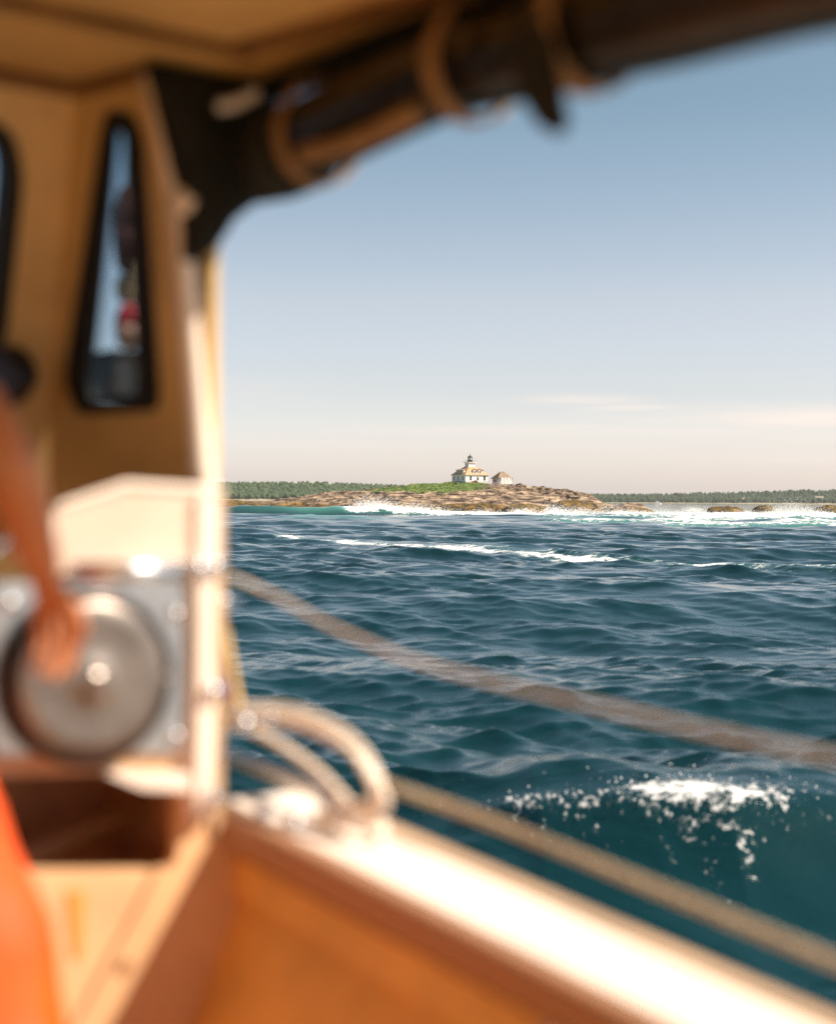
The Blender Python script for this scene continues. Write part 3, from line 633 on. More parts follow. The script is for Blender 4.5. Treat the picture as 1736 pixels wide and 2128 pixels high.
# small white boat lying off the right-hand shore
wb = empty('moored_boat', (bear(1364)*1500, 1500, 0))
tag(wb, 'tiny white boat moored off the far right shore', 'boat')
mb = MB(); mb.plate([(-3, -1, .0), (3, -1, .0), (4.2, 0, 0), (3, 1, 0), (-3, 1, 0)], [], (0, 0, 1.4)); mb.build('hull', M_white, wb, bevel=.1)
MB().box((-1.2, -.7, 1.4), (1.6, .7, 3.0)).build('cabin', M_white, wb, bevel=.1)
for (u, v, D, w, lab) in ((1545, 1040, 2305, 5, 'pale house among the trees of the right shore, left of the two'), (1700, 1037, 2310, 6, 'pale house in the woods near the right edge of the photo')):
    x = bear(u)*D; hrt = empty('shore_house', (x, D, zat(u, v, D)-1.0)); tag(hrt, lab, 'house')
    MB().box((-w, -3, -3), (w, 3, 3.2)).build('wall', M_found, hrt)
    MB().plate([(-w-.5, -3.6, 3.2), (-w-.5, 3.6, 3.2), (-w-.5, 0, 5.6)], [], (2*w+1, 0, 0)).build('roof', M_wood, hrt)
# gulls resting on the left ridge
for (u, q, which) in ((655, .9, 'leftmost of the three gulls, white, on the low left ridge of the island'), (668, .97, 'white gull in the middle of the three on the left ridge of the island'), (700, .93, 'rightmost of the three gulls, white, on the left ridge of the island')):
    D0, Dc, zc = island_params(np.array(float(u))); D = float(D0+(Dc-D0)*q); x = bear(u)*D
    mb = MB(); mb.lathe([(.01, -.32), (.1, -.2), (.14, 0), (.1, .16), (.05, .2), (.08, .27), (.05, .34), (.01, .38)], Matrix.Translation((0, 0, .32))@Matrix.Rotation(R(55), 4, 'Y'), n=8)
    mb.tube([(.0, .03, .22), (.0, .03, 0)], .012, 4); mb.tube([(.0, -.03, .22), (.0, -.03, 0)], .012, 4)
    tag(mb.build('gull', M_trim, None, smooth=True, loc=(x, D, island_z(x, D)+.05)), which, 'gull', 'gulls on the left ridge')

# ---------------------------------------------------------------- the boat we stand in (x to starboard, y to the bow, z from eye level)
BO = (0, 0, EYE); BR = R(36)
P_gel = mat('buff_gelcoat', (.74, .50, .20), .42, var=.20, vscale=3.0, bump=.04, bscale=30)
P_white = mat('cream_gelcoat', (.84, .74, .64), .35, var=.08, vscale=4)
P_inner = mat('bounce_tinted_gelcoat', (.74, .45, .125), .45, var=.22, vscale=3.0)  # buff gelcoat with warm bounce light from the deck put into its colour
P_tan = mat('tan_rail_post_shade', (.50, .33, .19), .5, var=.15, vscale=6)
P_bulk = mat('peach_bulkhead_paint', (.68, .43, .23), .45, var=.16, vscale=4)
P_inside = mat('locker_shade_brown', (.46, .28, .14), .7, var=.3, vscale=6)  # recess shade behind the hauler opening is put into this brown
P_board = mat('cream_board_paint', (.66, .52, .42), .45, var=.08, vscale=5)
P_seam = mat('dark_seam_brown', (.20, .095, .03), .45, var=.3, vscale=9)
P_rubber = mat('black_rubber', (.008, .008, .008), .7)
P_steel = mat('stainless_steel', (.62, .62, .61), .28, metal=1, var=.18, vscale=5, bump=.08, bscale=14)
P_tube = mat('polished_tube', (.82, .84, .88), .22, metal=1)
P_disc = mat('worn_steel_disc', (.28, .24, .21), .36, metal=.85, var=.35, vscale=7, bump=.12, bscale=9)
P_dark = mat('dark_plastic', (.01, .009, .009), .55)
P_rope = mat('weathered_rope', (.74, .62, .50), .9, var=.2, vscale=40, bump=.4, bscale=120)
P_rub = mat('rub_rail_wood', (.36, .24, .13), .6, var=.3, vscale=8)
def glass_mat(name, tint=(.82, .9, .92)):
    m = bpy.data.materials.new(name); m.use_nodes = True; N, L = m.node_tree.nodes, m.node_tree.links; N.clear()
    o = N.new('ShaderNodeOutputMaterial'); t = N.new('ShaderNodeBsdfTransparent'); t.inputs[0].default_value = (*tint, 1)
    g = N.new('ShaderNodeBsdfGlossy'); g.inputs['Roughness'].default_value = .03; f = N.new('ShaderNodeFresnel'); f.inputs[0].default_value = 1.45
    mx = N.new('ShaderNodeMixShader'); gq = N.new('ShaderNodeNewGeometry'); iv = N.new('ShaderNodeMath'); iv.operation = 'SUBTRACT'; iv.inputs[0].default_value = 1; L.new(gq.outputs['Backfacing'], iv.inputs[1]); mu = N.new('ShaderNodeMath'); mu.operation = 'MULTIPLY'; L.new(f.outputs[0], mu.inputs[0]); L.new(iv.outputs[0], mu.inputs[1]); L.new(mu.outputs[0], mx.inputs[0]); L.new(t.outputs[0], mx.inputs[1]); L.new(g.outputs[0], mx.inputs[2]); L.new(mx.outputs[0], o.inputs[0]); return m
P_glass = glass_mat('window_glass', (.72, .80, .85))
boat = empty('lobster_boat', BO, BR)
tag(boat, 'buff and cream lobster boat with open starboard side, seen from inside its wheelhouse', 'boat')
zg = lambda y: -.58-.0758*(2.44-y)                      # sheer of the gunwale
SOLE = -1.22
# hull: sole, starboard inner side, gunwale, outside
MB().box((-1.9, -4.5, SOLE-.06), (1.45, 2.5, SOLE)).build('deck', mat('worn_deck_paint', (.44, .28, .12), .6, var=.25, vscale=5), boat)
ys = list(np.linspace(-4.5, 2.56, 16))
def strip(prof, mat_, name, bevel=0, y_list=ys, parent=None):
    mb = MB(); rows = []
    for y in y_list: rows.append([mb.bm.verts.new((x_, y, z_(y) if callable(z_) else z_)) for x_, z_ in prof])
    n = len(prof)
    for a, b in zip(rows, rows[1:]):
        for i in range(n): mb.bm.faces.new((a[i], a[(i+1) % n], b[(i+1) % n], b[i]))
    mb.bm.faces.new(rows[0]); mb.bm.faces.new(rows[-1][::-1])
    return mb.build(name, mat_, parent or boat, bevel=bevel)
gw = strip([(1.403, lambda y: zg(y)-.06), (1.570, lambda y: zg(y)-.06), (1.570, lambda y: zg(y)), (1.403, lambda y: zg(y))], P_white, 'gunwale', .004)
strip([(1.5705, lambda y: zg(y)-.07), (1.645, lambda y: zg(y)-.07), (1.660, lambda y: zg(y)-.035), (1.640, lambda y: zg(y)-.010), (1.5705, lambda y: zg(y)-.001)], P_tan, 'gunwale_outer_edge', .004)
strip([(1.372, lambda y: zg(y)-.062), (1.4025, lambda y: zg(y)-.062), (1.4025, lambda y: zg(y)-.003), (1.381, lambda y: zg(y)-.005), (1.373, lambda y: zg(y)-.016)], mat('shaded_edge_brown', (.40, .21, .11), .5), 'gunwale_edge', .003)  # brown puts the shade on the inner lip into its colour
strip([(1.395, lambda y: zg(y)-.165), (1.45, lambda y: zg(y)-.165), (1.45, lambda y: zg(y)-.078), (1.405, lambda y: zg(y)-.078)], P_inner, 'clamp', .01)
strip([(1.19, SOLE), (1.50, SOLE), (1.50, lambda y: zg(y)-.168), (1.415, lambda y: zg(y)-.168)], P_inner, 'inner_side')
strip([(1.50, lambda y: zg(y)-.078), (1.62, lambda y: zg(y)-.078), (1.52, -2.6), (1.35, -3.4), (1.2, -3.4), (1.502, SOLE)], P_white, 'hull_side')
strip([(-1.9, SOLE), (-1.82, SOLE), (-1.66, .0), (-1.70, .0)], P_gel, 'port_side', y_list=[-4.5, 2.9])
strip([(1.45, lambda y: zg(y)-.155), (1.452, lambda y: zg(y)-.085), (1.395, lambda y: zg(y)-.085), (1.380, lambda y: zg(y)-.125), (1.388, lambda y: zg(y)-.155)], P_white, 'stringer', .004, y_list=list(np.linspace(-4.5, 1.62, 10)))
# after bulkhead with the hauler panel
yb = 2.5
hole = round_loop([(.70, yb, -.455), (1.284, yb, -.492), (1.285, yb, -.655), (1.262, yb, -.674), (.70, yb, -.60)], .04)
MB().plate([(.55, yb, SOLE), (1.46, yb, SOLE), (1.46, yb, -.68), (1.375, yb, -.64), (1.375, yb, -.03), (1.168, yb, -.03), (1.06, yb, -.06), (1.06, yb, -.20), (.55, yb, -.20)], [hole], (0, .03, 0)).build('bulkhead', P_bulk, boat)
MB().plate([(1.03, yb-.004, -.135), (1.36, yb-.004, -.135), (1.36, yb-.004, .012), (1.168, yb-.004, .022), (1.03, yb-.004, -.02)], [], (0, -.018, 0)).build('hauler_board', P_board, boat, bevel=.004)
MB().tube([(1.036, yb-.02, -.13), (1.033, yb-.02, -.022), (1.168, yb-.02, .021), (1.36, yb-.02, .013)], .008, 8).build('board_rim', P_white, boat)
MB().box((-1.7, yb, SOLE), (.55, yb+.03, -.2)).build('bulkhead', P_gel, boat)
# shelf behind the opening
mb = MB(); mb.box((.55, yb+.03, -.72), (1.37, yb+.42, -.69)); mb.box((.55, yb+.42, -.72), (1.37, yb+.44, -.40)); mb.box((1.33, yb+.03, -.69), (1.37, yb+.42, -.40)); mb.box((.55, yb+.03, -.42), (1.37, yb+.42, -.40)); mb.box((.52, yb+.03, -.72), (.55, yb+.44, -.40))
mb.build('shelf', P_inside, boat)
MB().tube([(.98, yb+.12, -.66), (1.30, yb+.2, -.60)], .02, 8).build('shelf_pipe', P_seam, boat)
MB().plate(round_loop([(1.12, yb-.006, -.475), (1.30, yb-.006, -.495), (1.30, yb-.006, -.53), (1.2, yb-.006, -.515)], .015), [], (0, -.02, 0)).build('opening_lip', P_white, boat)
# post at the after end of the wheelhouse side
MB().box((1.292, yb-.035, -.585), (1.346, yb+.02, .018)).build('post', P_white, boat, bevel=.012)
MB().box((1.3465, yb-.01, -.62), (1.374, yb+.03, .02)).build('post_side', P_tan, boat, bevel=.005)  # side face of the post, its shade put into the tan colour
MB().box((1.368, 2.555, .02), (1.396, 2.64, .70)).build('corner_post', P_gel, boat, bevel=.008)
MB().tube([(1.196, 2.46, .74), (1.259, 2.462, .523), (1.30, 2.50, .33), (1.355, 2.55, .06), (1.36, 2.52, -.05)], [.016, .019, .020, .022, .022], 12).build('grab_rail', P_white, boat, smooth=True)
MB().lathe([(.001, -.026), (.02, -.02), (.027, 0), (.02, .02), (.001, .026)], Matrix.Translation((1.262, 2.44, .522)), n=14).build('rail_end', P_white, boat, smooth=True)
MB().box((1.34, 2.60, .40), (1.385, 2.68, .475)).build('latch', P_white, boat, bevel=.01)
# starboard wheelhouse side with the tall quarter window
A = Vector((1.151, 2.673, .748)); B = Vector((1.195, 2.489, .746)); C_ = Vector((1.281, 3.023, -.008))
nrm = (B-A).cross(C_-A).normalized(); nrm = nrm if nrm.x > 0 else -nrm
onp = lambda y, z: ((Vector((0, y, z))-A).dot(nrm)/-nrm.x) 
SP = lambda y, z: Vector((onp(y, z), y, z))
side = [SP(2.487, .755), SP(2.481, .523), SP(2.602, .013), SP(2.64, -.45), SP(3.30, -.45), SP(3.07, -.008), SP(2.72, .755)]
g_out = round_loop([(1.187, 2.595, .705), (1.2, 2.525, .69), (1.206, 2.515, .64), (1.301, 2.628, .231), (1.308, 2.65, .165), (1.258, 2.90, .165), (1.243, 2.912, .233), (1.185, 2.63, .661)], .035, 5)
g_in = round_loop([(1.198, 2.59, .668), (1.203, 2.565, .66), (1.207, 2.570, .638), (1.297, 2.698, .214), (1.300, 2.712, .190), (1.267, 2.842, .19), (1.258, 2.84, .23), (1.212, 2.661, .54)], .02, 5)
g_out = [SP(p.y, p.z) for p in g_out]; g_in = [SP(p.y, p.z) for p in g_in]
MB().plate(side, [g_out], nrm*.012).build('wheelhouse_side', P_gel, boat)
w = MB().ring([p-nrm*.004 for p in g_out], [p-nrm*.004 for p in g_in], nrm*.018).build('window', P_rubber, boat)
MB().plate([p+nrm*.005 for p in g_in], [], nrm*.004).build('pane', P_glass, w)
# windshield wall, raked
fn = Vector((0, 1, .558)).normalized(); FP = lambda s_, z: Vector((s_, 2.67+(.748-z)*.558, z))
def corner_s(z): return 1.151+(.748-z)*.172
wall = [FP(corner_s(.755)+.03, .755), FP(-1.7, .755), FP(-1.7, -.45), FP(corner_s(-.45)+.05, -.45)]
wo_ = round_loop([FP(.40, .68), FP(1.045, .68), FP(1.085, .60), FP(1.115, .31), FP(1.08, .26), FP(.40, .26)], .06, 5)
wi_ = round_loop([FP(.43, .65), FP(1.022, .65), FP(1.05, .60), FP(1.078, .34), FP(1.05, .29), FP(.43, .29)], .05, 5)
wo2 = round_loop([FP(-1.3, .68), FP(.30, .68), FP(.30, .26), FP(-1.3, .26)], .06, 5); wi2 = round_loop([FP(-1.27, .65), FP(.27, .65), FP(.27, .29), FP(-1.27, .29)], .05, 5)
MB().plate(wall, [wo_, wo2], fn*.03).build('windshield_wall', P_gel, boat)
for a_, b_ in ((wo_, wi_), (wo2, wi2)):
    w = MB().ring([p-fn*.012 for p in a_], [p-fn*.012 for p in b_], fn*.055).build('window', P_rubber, boat)
    MB().plate([p+fn*.012 for p in b_], [], fn*.006).build('pane', P_glass, w)
MB().box((-1.7, 2.53, -.46), (1.36, 3.2, -.43)).build('dashboard', P_gel, boat)
# roof; brown strips along the panel joints carry the groove's shade in colour
roof = strip([(-1.75, .765), (1.0, .765), (1.47, .755), (1.47, .83), (1.0, .86), (-1.75, .86)], P_gel, 'roof', y_list=[-.9, 2.80])
mb = MB(); mb.plate([(-1.7, 2.265, .763), (1.30, 2.265, .758), (1.30, 2.292, .758), (-1.7, 2.292, .763)], [], (0, 0, -.012)); mb.build('groove_shade_strip', P_seam, boat)
mb = MB(); mb.plate([(1.285, 2.27, .758), (1.375, 1.86, .757), (1.46, 1.2, .757), (1.43, 1.2, .757), (1.34, 1.86, .757), (1.25, 2.27, .758)], [], (0, 0, -.012)); mb.build('groove_shade_strip', P_seam, boat)
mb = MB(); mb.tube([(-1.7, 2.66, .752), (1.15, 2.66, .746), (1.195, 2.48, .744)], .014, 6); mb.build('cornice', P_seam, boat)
# hauler: plate, bolts, rail and the big sheave
pl = MB().plate(round_loop([(.93, yb-.006, -.142), (1.288, yb-.006, -.150), (1.288, yb-.006, -.462), (.93, yb-.006, -.432)], .012), [], (0, -.008, 0)).build('hauler_plate', P_steel, boat, bevel=.002)
for x_, z_ in ((1.152, -.171), (1.268, -.21), (1.27, -.431), (.96, -.18)):
    MB().lathe([(.013, 0), (.013, .006), (.009, .011), (.002, .013)], Matrix.Translation((x_, yb-.014, z_))@Matrix.Rotation(R(90), 4, 'X'), n=14).build('bolt', P_tube, pl, smooth=True)
MB().tube([(1.06, yb-.045, -.126), (1.305, yb-.045, -.130)], .017, 14).build('hauler_rail', P_tube, boat, smooth=True)
MB().lathe([(.001, -.02), (.014, -.014), (.02, 0), (.014, .014), (.001, .02)], Matrix.Translation((1.292, yb-.052, -.126)), n=14).build('rail_fitting', P_tube, boat, smooth=True)
DM = Matrix.Translation((1.096, yb-.03, -.312))@Matrix.Rotation(R(90), 4, 'X')
dsc = MB().tube([DM@Vector((.139*math.cos(6.2832*j/48), .139*math.sin(6.2832*j/48), .012)) for j in range(49)], .014, 10).build('hauler_disc_rim', mat('dark_steel_rim', (.06, .045, .04), .3, metal=1), boat, smooth=True)
d2 = MB().lathe([(.136, .0), (.136, .020), (.130, .027), (.10, .024), (.06, .022), (.042, .024), (.030, .030), (.012, .032), (.002, .032)], DM, n=48).build('hauler_disc', P_disc, boat, smooth=True)
MB().lathe([(.016, .031), (.016, .040), (.010, .043), (.002, .043)], DM, n=6).build('hub_nut', P_disc, d2)
# instrument on the windshield wall, throttle lever, post fittings
MB().lathe([(.001, 0), (.05, .0), (.055, .02), (.055, .06), (.04, .085), (.001, .09)], Matrix.Translation(FP(1.125, .222)-fn*.005)@Matrix.Rotation(R(62), 4, 'X'), n=24).build('gauge_pod', P_dark, boat, smooth=True)
lv = MB().tube([(.86, yb-.02, -.22), (.88, yb-.08, -.10), (.925, yb-.10, -.072)], .011, 10).build('throttle_lever', P_tube, boat, smooth=True)
MB().lathe([(.001, -.024), (.017, -.018), (.023, 0), (.017, .018), (.001, .024)], Matrix.Translation((.945, yb-.105, -.085)), n=14).build('lever_knob', P_white, lv, smooth=True)
for z_ in (-.125, -.35, -.545):
    MB().lathe([(.017, 0), (.017, .006), (.012, .014), (.002, .017)], Matrix.Translation((1.332, yb-.035, z_))@Matrix.Rotation(R(90), 4, 'X'), n=14).build('bolt', P_tube, boat, smooth=True)
cl = MB(); cl.tube([(1.40, yb+.01, -.42), (1.455, yb+.01, -.42)], .012, 8); cl.tube([(1.45, yb-.05, -.41), (1.452, yb+.07, -.425)], .010, 8); cl.build('cleat', P_tube, boat, smooth=True)
MB().tube([(1.40, 2.60, -.19), (1.46, 2.60, -.205)], .012, 8).build('eye_bolt', P_tube, boat, smooth=True)
MB().tube(smooth_path([(1.50, 2.72, -.515), (1.50, 2.55, -.525), (1.50, 2.40, -.535), (1.51, 2.33, -.56), (1.51, 2.32, -.60)], 6), .014, 12).build('side_rail', P_tube, boat, smooth=True)
for x_, y_ in ((1.42, 2.43), (1.445, 2.36)):
    MB().lathe([(.018, 0), (.018, .007), (.012, .014), (.002, .017)], Matrix.Translation((x_, y_, zg(y_))), n=14).build('bolt', P_tube, boat, smooth=True)
MB().lathe([(.012, 0), (.012, .004), (.006, .006)], Matrix.Translation((1.18, yb, -.83))@Matrix.Rotation(R(90), 4, 'X'), n=12).build('drain_plug', P_seam, boat)
MB().plate([(1.07, yb-.003, -.68), (1.105, yb-.003, -.685), (1.10, yb-.003, -.80), (1.085, yb-.003, -.80)], [], (0, -.001, 0)).build('rust_patch', mat('ochre_stain', (.62, .30, .06), .6), boat)

# ---- things that hang, lie or are tied on the boat
def on_boat(name, label, cat, group=None): return tag(empty(name, BO, BR), label, cat, group)
M_vinyl = mat('brown_vinyl', (.016, .012, .008), .36, var=.6, vscale=6, bump=.3, bscale=9, coat=.15, spec=.35)
M_strap = mat('tan_webbing', (.33, .20, .09), .8, var=.25, vscale=30)
M_web = mat('black_webbing', (.010, .011, .008), .8)
M_clear = mat('clear_vinyl', (.035, .028, .022), .32, spec=.4, coat=.1)
zc = lambda y: float(np.interp(y, [-.6, 1.1, 1.5, 1.85, 2.3, 2.5], [.585, .602, .640, .643, .614, .612]))
rc = on_boat('rolled_curtain', 'dark rolled up vinyl side curtain tied under the roof edge with tan straps', 'curtain')
mb = MB(); pts, rad = [], []
for y in np.linspace(2.30, -.6, 40):
    pts.append((1.405+.006*math.sin(y*5), y, zc(y)+.004*math.sin(y*7))); rad.append(float(np.interp(y, [1.1, 1.5, 1.85, 2.3], [.078, .072, .066, .067]))+.003*math.sin(y*9+1))
mb.tube(pts, rad, 18); mb.build('roll', M_vinyl, rc, smooth=True)
MB().tube([(1.405, 2.27, .612), (1.41, 2.37, .615), (1.41, 2.47, .62)], [.076, .082, .080], 16).build('rail_shade_sleeve', M_web, rc, smooth=True)  # black sleeve added to keep sun off the grab rail
mb = MB(); mb.plate([(1.40, 2.44, .713), (1.42, 1.84, .713), (1.43, 1.78, .64), (1.43, -.6, .64), (1.43, -.6, .757), (1.40, 2.44, .757)], [], (.012, 0, 0)); mb.build('hem', M_web, rc)
mb = MB()                                               # loose layers of clear vinyl lying along the roll
for k_, (a0, a1, y0, y1) in enumerate(((150, 185, 2.18, 1.72), (205, 235, 2.20, 1.80), (140, 172, 1.46, .2))):
    rows = []
    for y in np.linspace(y0, y1, 10):
        rows.append([mb.bm.verts.new((1.405+(.0745+.004*math.sin(y*17+k_))*math.cos(R(a)), y,   zc(y)+(.0745+.004*math.sin(y*17+k_))*math.sin(R(a)))) for a in np.linspace(a0, a1, 5)])
    for a, b in zip(rows, rows[1:]):
        for i in range(4): mb.bm.faces.new((a[i], a[i+1], b[i+1], b[i]))
mb.build('clear_panel', M_clear, rc, smooth=True)
mb = MB(); mb.tube(smooth_path([(1.33, 2.16, .565), (1.335, 2.02, .56), (1.34, 1.85, .575)], 5), .016, 8); mb.build('curtain_rod', M_strap, rc, smooth=True)
def strap(y, r=.076, w=.015):
    mb = MB(); rows = []
    for a in np.linspace(0, 2*math.pi, 28, endpoint=False):
        x_, z_ = 1.40+r*math.cos(a), zc(y)-.002+r*1.03*math.sin(a)
        if z_ > zc(y)+.05: x_ = 1.40+(x_-1.40)*.9; z_ = z_+.02
        rows.append([mb.bm.verts.new((x_+math.cos(a)*o_, y+s_, z_+math.sin(a)*o_)) for o_, s_ in ((0, -w), (0, w), (.005, w), (.005, -w))])
    for i in range(len(rows)):
        a, b = rows[i], rows[(i+1) % len(rows)]
        for j in range(4): mb.bm.faces.new((a[j], a[(j+1) % 4], b[(j+1) % 4], b[j]))
    return mb.build('strap', M_strap, rc, smooth=False)
MB().plate([(1.405, 2.40, .66), (1.425, 1.84, .66), (1.425, 1.84, .712), (1.405, 2.40, .712)], [], (.003, 0, 0)).build('clear_strip', glass_mat('cloudy_vinyl', (.62, .62, .64)), rc)
strap(2.225); strap(1.80); strap(1.545, .082, .018); strap(.9)
mb = MB(); mb.plate([(1.312, 1.60, .66), (1.312, 1.54, .66), (1.318, 1.515, .545), (1.325, 1.505, .487), (1.325, 1.525, .478), (1.325, 1.565, .498), (1.318, 1.60, .55)], [], (.012, 0, 0)); mb.build('strap_tail', M_web, rc, bevel=.003)
# gathered black corner cloth
bag = on_boat('corner_cloth', 'gathered black curtain cloth hanging in the forward roof corner', 'curtain')
nb_ = Vector((0, 1, 0))
outl = [(1.180, 2.44, .757), (1.307, 2.44, .757), (1.43, 2.44, .757), (1.455, 2.44, .652), (1.452, 2.44, .565), (1.417, 2.44, .548), (1.348, 2.44, .492), (1.308, 2.44, .430), (1.262, 2.44, .418), (1.255, 2.44, .513), (1.228, 2.44, .594)]
cen = sum((Vector(p) for p in outl), Vector())/len(outl)
L = round_loop(outl, .015, 4); mb = MB(); prev = None; n_ = len(L)
for (sc, off) in ((1, .0), (.96, -.018), (.82, -.03), (.5, -.04)):
    ring = [mb.bm.verts.new(cen+(p-cen)*sc+nb_*(off+.010*math.sin(i*1.3+sc*5)*(1-sc*.5))) for i, p in enumerate(L)]
    if prev:
        for i in range(n_): mb.bm.faces.new((prev[i], prev[(i+1) % n_], ring[(i+1) % n_], ring[i]))
    else: first = ring
    prev = ring
mb.bm.faces.new(prev)
back = [mb.bm.verts.new(v.co+Vector((.02, .10, .0))) for v in first]
for i in range(n_): mb.bm.faces.new((first[i], first[(i+1) % n_], back[(i+1) % n_], back[i]))
mb.bm.faces.new(back[::-1]); mb.build('cloth', mat('black_canvas', (.006, .007, .005), .85), bag, smooth=True)
MB().tube(smooth_path([(1.292, 2.38, .682), (1.325, 2.375, .692), (1.362, 2.365, .715)], 5), [.011]*10+[.013], 10).build('glint_fold', mat('sky_glint_white', (.75, .77, .82), .2), bag, smooth=True)  # pale blue-white tube paints in a sky glint under the roof

# ropes
def rope(path, r, parent, name='strand', k=9, mat_=None, strands=3, n=7):
    P = smooth_path(path, k); cum = 0; out = [[] for _ in range(strands)]; ref = None
    for i, p in enumerate(P):
        t = (P[min(i+1, len(P)-1)]-P[max(i-1, 0)]).normalized()
        if ref is None: ref = t.orthogonal().normalized()
        ref = (ref-t*ref.dot(t)).normalized(); b = t.cross(ref)
        if i: cum += (p-P[i-1]).length
        for s_ in range(strands):
            a = 6.283*s_/strands+cum/(r*5.5)*6.283/2
            out[s_].append(p+r*.5*(math.cos(a)*ref+math.sin(a)*b))
    for q in out: MB().tube(q, r*.58, n).build(name, mat_ or P_rope, parent, smooth=True)
ml = on_boat('mooring_line', 'slack tan rope running aft from the post across the water view', 'rope')
rope([(1.45, 2.62, -.150), (1.51, 2.55, -.185), (1.52, 2.34, -.236), (1.52, 2.045, -.277), (1.52, 1.586, -.300), (1.52, 1.218, -.312), (1.52, .5, -.31), (1.52, -.6, -.30)], .0050, ml, k=26, n=6)
tl = on_boat('trap_line', 'straight taut tan line along the outside of the gunwale, below the slack rope', 'rope')
rope([(1.58, 2.30, -.512), (1.62, 2.0, -.542), (1.62, 1.6, -.574), (1.62, 1.28, -.601), (1.62, .4, -.67), (1.62, -.8, -.76)], .0092, tl, k=26, n=6, mat_=mat('olive_line', (.46, .36, .23), .9, var=.2, vscale=30))
P_pale = mat('pale_new_rope', (.84, .73, .61), .9, var=.15, vscale=40, bump=.4, bscale=120)
hk = on_boat('rope_coil', 'thick coil of pale rope looped on the post and drooping on the gunwale', 'rope')
for k_, (dy, dz, dx_) in enumerate(((0, 0, 0), (.012, .010, .02), (-.02, -.014, .008))):
    rope([(1.455, 2.68+dy, -.425+dz), (1.50+dx_, 2.54+dy, -.412+dz), (1.50+dx_, 2.40+dy, -.414+dz), (1.50+dx_, 2.275+dy, -.438+dz), (1.50+dx_, 2.20+dy, -.485+dz), (1.50+dx_, 2.19+dy, -.528+dz*.5), (1.49+dx_, 2.27+dy, -.550+dz*.3)], .0078, hk, k=12, mat_=P_pale)
rope([(1.455, 2.66, -.43), (1.51, 2.56, -.462), (1.515, 2.40, -.50), (1.515, 2.30, -.54), (1.51, 2.24, -.56)], .009, hk, k=12, mat_=P_pale)
rope([(1.49, 2.27, -.555), (1.47, 2.33, -.572), (1.52, 2.36, -.575), (1.56, 2.27, -.575), (1.51, 2.18, -.575), (1.47, 2.24, -.565), (1.52, 2.30, -.555)], .0085, hk, k=9, mat_=P_pale)
MB().tube([(1.43, 2.70, -.40), (1.452, 2.64, -.375), (1.455, 2.66, -.335)], [.014, .016, .012], 8).build('lashing', mat('purple_cord', (.10, .05, .30), .7), hk, smooth=True)
# box, and made-up blobs for blurred colours seen through the quarter window
def lathe_thing(name, label, cat, prof, M_, mt, n=20, group=None):
    return tag(MB().lathe(prof, M_, n=n).build(name, mt, None, smooth=True), label, cat, group)
WB = Matrix.Translation(BO)@Matrix.Rotation(BR, 4, 'Z')
def out_at(U_, V_, D_):                                  # a point outside the window along the boat's side deck
    d = Vector((bear(U_), 1, -(V_-hor(U_))/3191.)); return Vector((0, 0, EYE))+d*D_
bx = tag(empty('storage_box', out_at(248, 775, 3.75), BR), 'black box on the side deck seen at the bottom of the quarter window', 'box')
MB().box((-.05, -.06, -.06), (.06, .06, .035)).build('case', P_dark, bx, bevel=.006); MB().box((-.055, -.065, .037), (.065, .065, .05)).build('lid', P_dark, bx, bevel=.006)
def blob(U_, V_, D_, r, h, c1, c2, label):
    t = tag(empty('blob', out_at(U_, V_, D_)), label, 'blob', 'blobs outside the quarter window')
    MB().lathe([(.2*r, -h), (.75*r, -.85*h), (r, -.3*h), (r, .0)], n=18).build('lower_half', mat('blob_colour', c1, .6), t, smooth=True)
    MB().lathe([(r, .0), (r, .4*h), (.6*r, .9*h), (.2*r, h)], n=18).build('upper_half', mat('blob_colour', c2, .6), t, smooth=True)
    MB().tube([(0, 0, h), (0, 0, h+.10)], .006, 6).build('spindle', P_rub, t)
blob(262, 478, 3.8, .036, .11, (.10, .03, .02), (.13, .045, .025), 'dark maroon buoy highest in the quarter window')
blob(262, 598, 3.8, .030, .036, (.36, .26, .16), (.10, .07, .06), 'small tan and dark buoy in the middle of the quarter window')
blob(266, 678, 3.75, .034, .055, (.55, .30, .22), (.45, .03, .04), 'red and pale pink buoy just above the black box in the window')
MB().tube([out_at(262, 415, 3.86), out_at(262, 805, 3.86)], .008, 6).build('blob_rod', P_rub, None)['label'] = 'thin upright rod the window blobs hang on'
bpy.data.objects['blob_rod']['category'] = 'rod'

# ---------------------------------------------------------------- the man at the hauler
def skinned(name, chains, mat_, parent, sub=2, loc=None):
    V, E, Rd, roots = [], [], [], []
    for ch in chains:
        base = ch.get('base'); idx = []
        for p, r in ch['pts']: idx.append(len(V)); V.append(p); Rd.append(r)
        for a, b in zip(idx, idx[1:]): E.append((a, b))
        if base is not None: E.append((base, idx[0]))
        else: roots.append(idx[0])
    me = bpy.data.meshes.new(name); me.from_pydata(V, E, []); o = link(name, me, mat_, parent, loc=loc)
    md = o.modifiers.new('skin', 'SKIN'); md.use_smooth_shade = True; md.branch_smoothing = .3
    sv = me.skin_vertices[0].data
    for i, r in enumerate(Rd): sv[i].radius = r if isinstance(r, tuple) else (r, r); sv[i].use_root = i in roots
    ss = o.modifiers.new('subdiv', 'SUBSURF'); ss.levels = sub; ss.render_levels = sub
    return o
M_skin = mat('tanned_skin', (.52, .20, .08), .5, var=.10, vscale=14, bump=.1, bscale=60)
M_bib = mat('orange_oilskin', (.85, .085, .005), .42, var=.16, vscale=5, bump=.35, bscale=6)
M_navy = mat('navy_cotton', (.012, .016, .04), .9)
M_boot = mat('rubber_boot', (.30, .16, .06), .6); M_hair = mat('brown_hair', (.05, .03, .015), .7)
PX, PY = -.86, 2.12
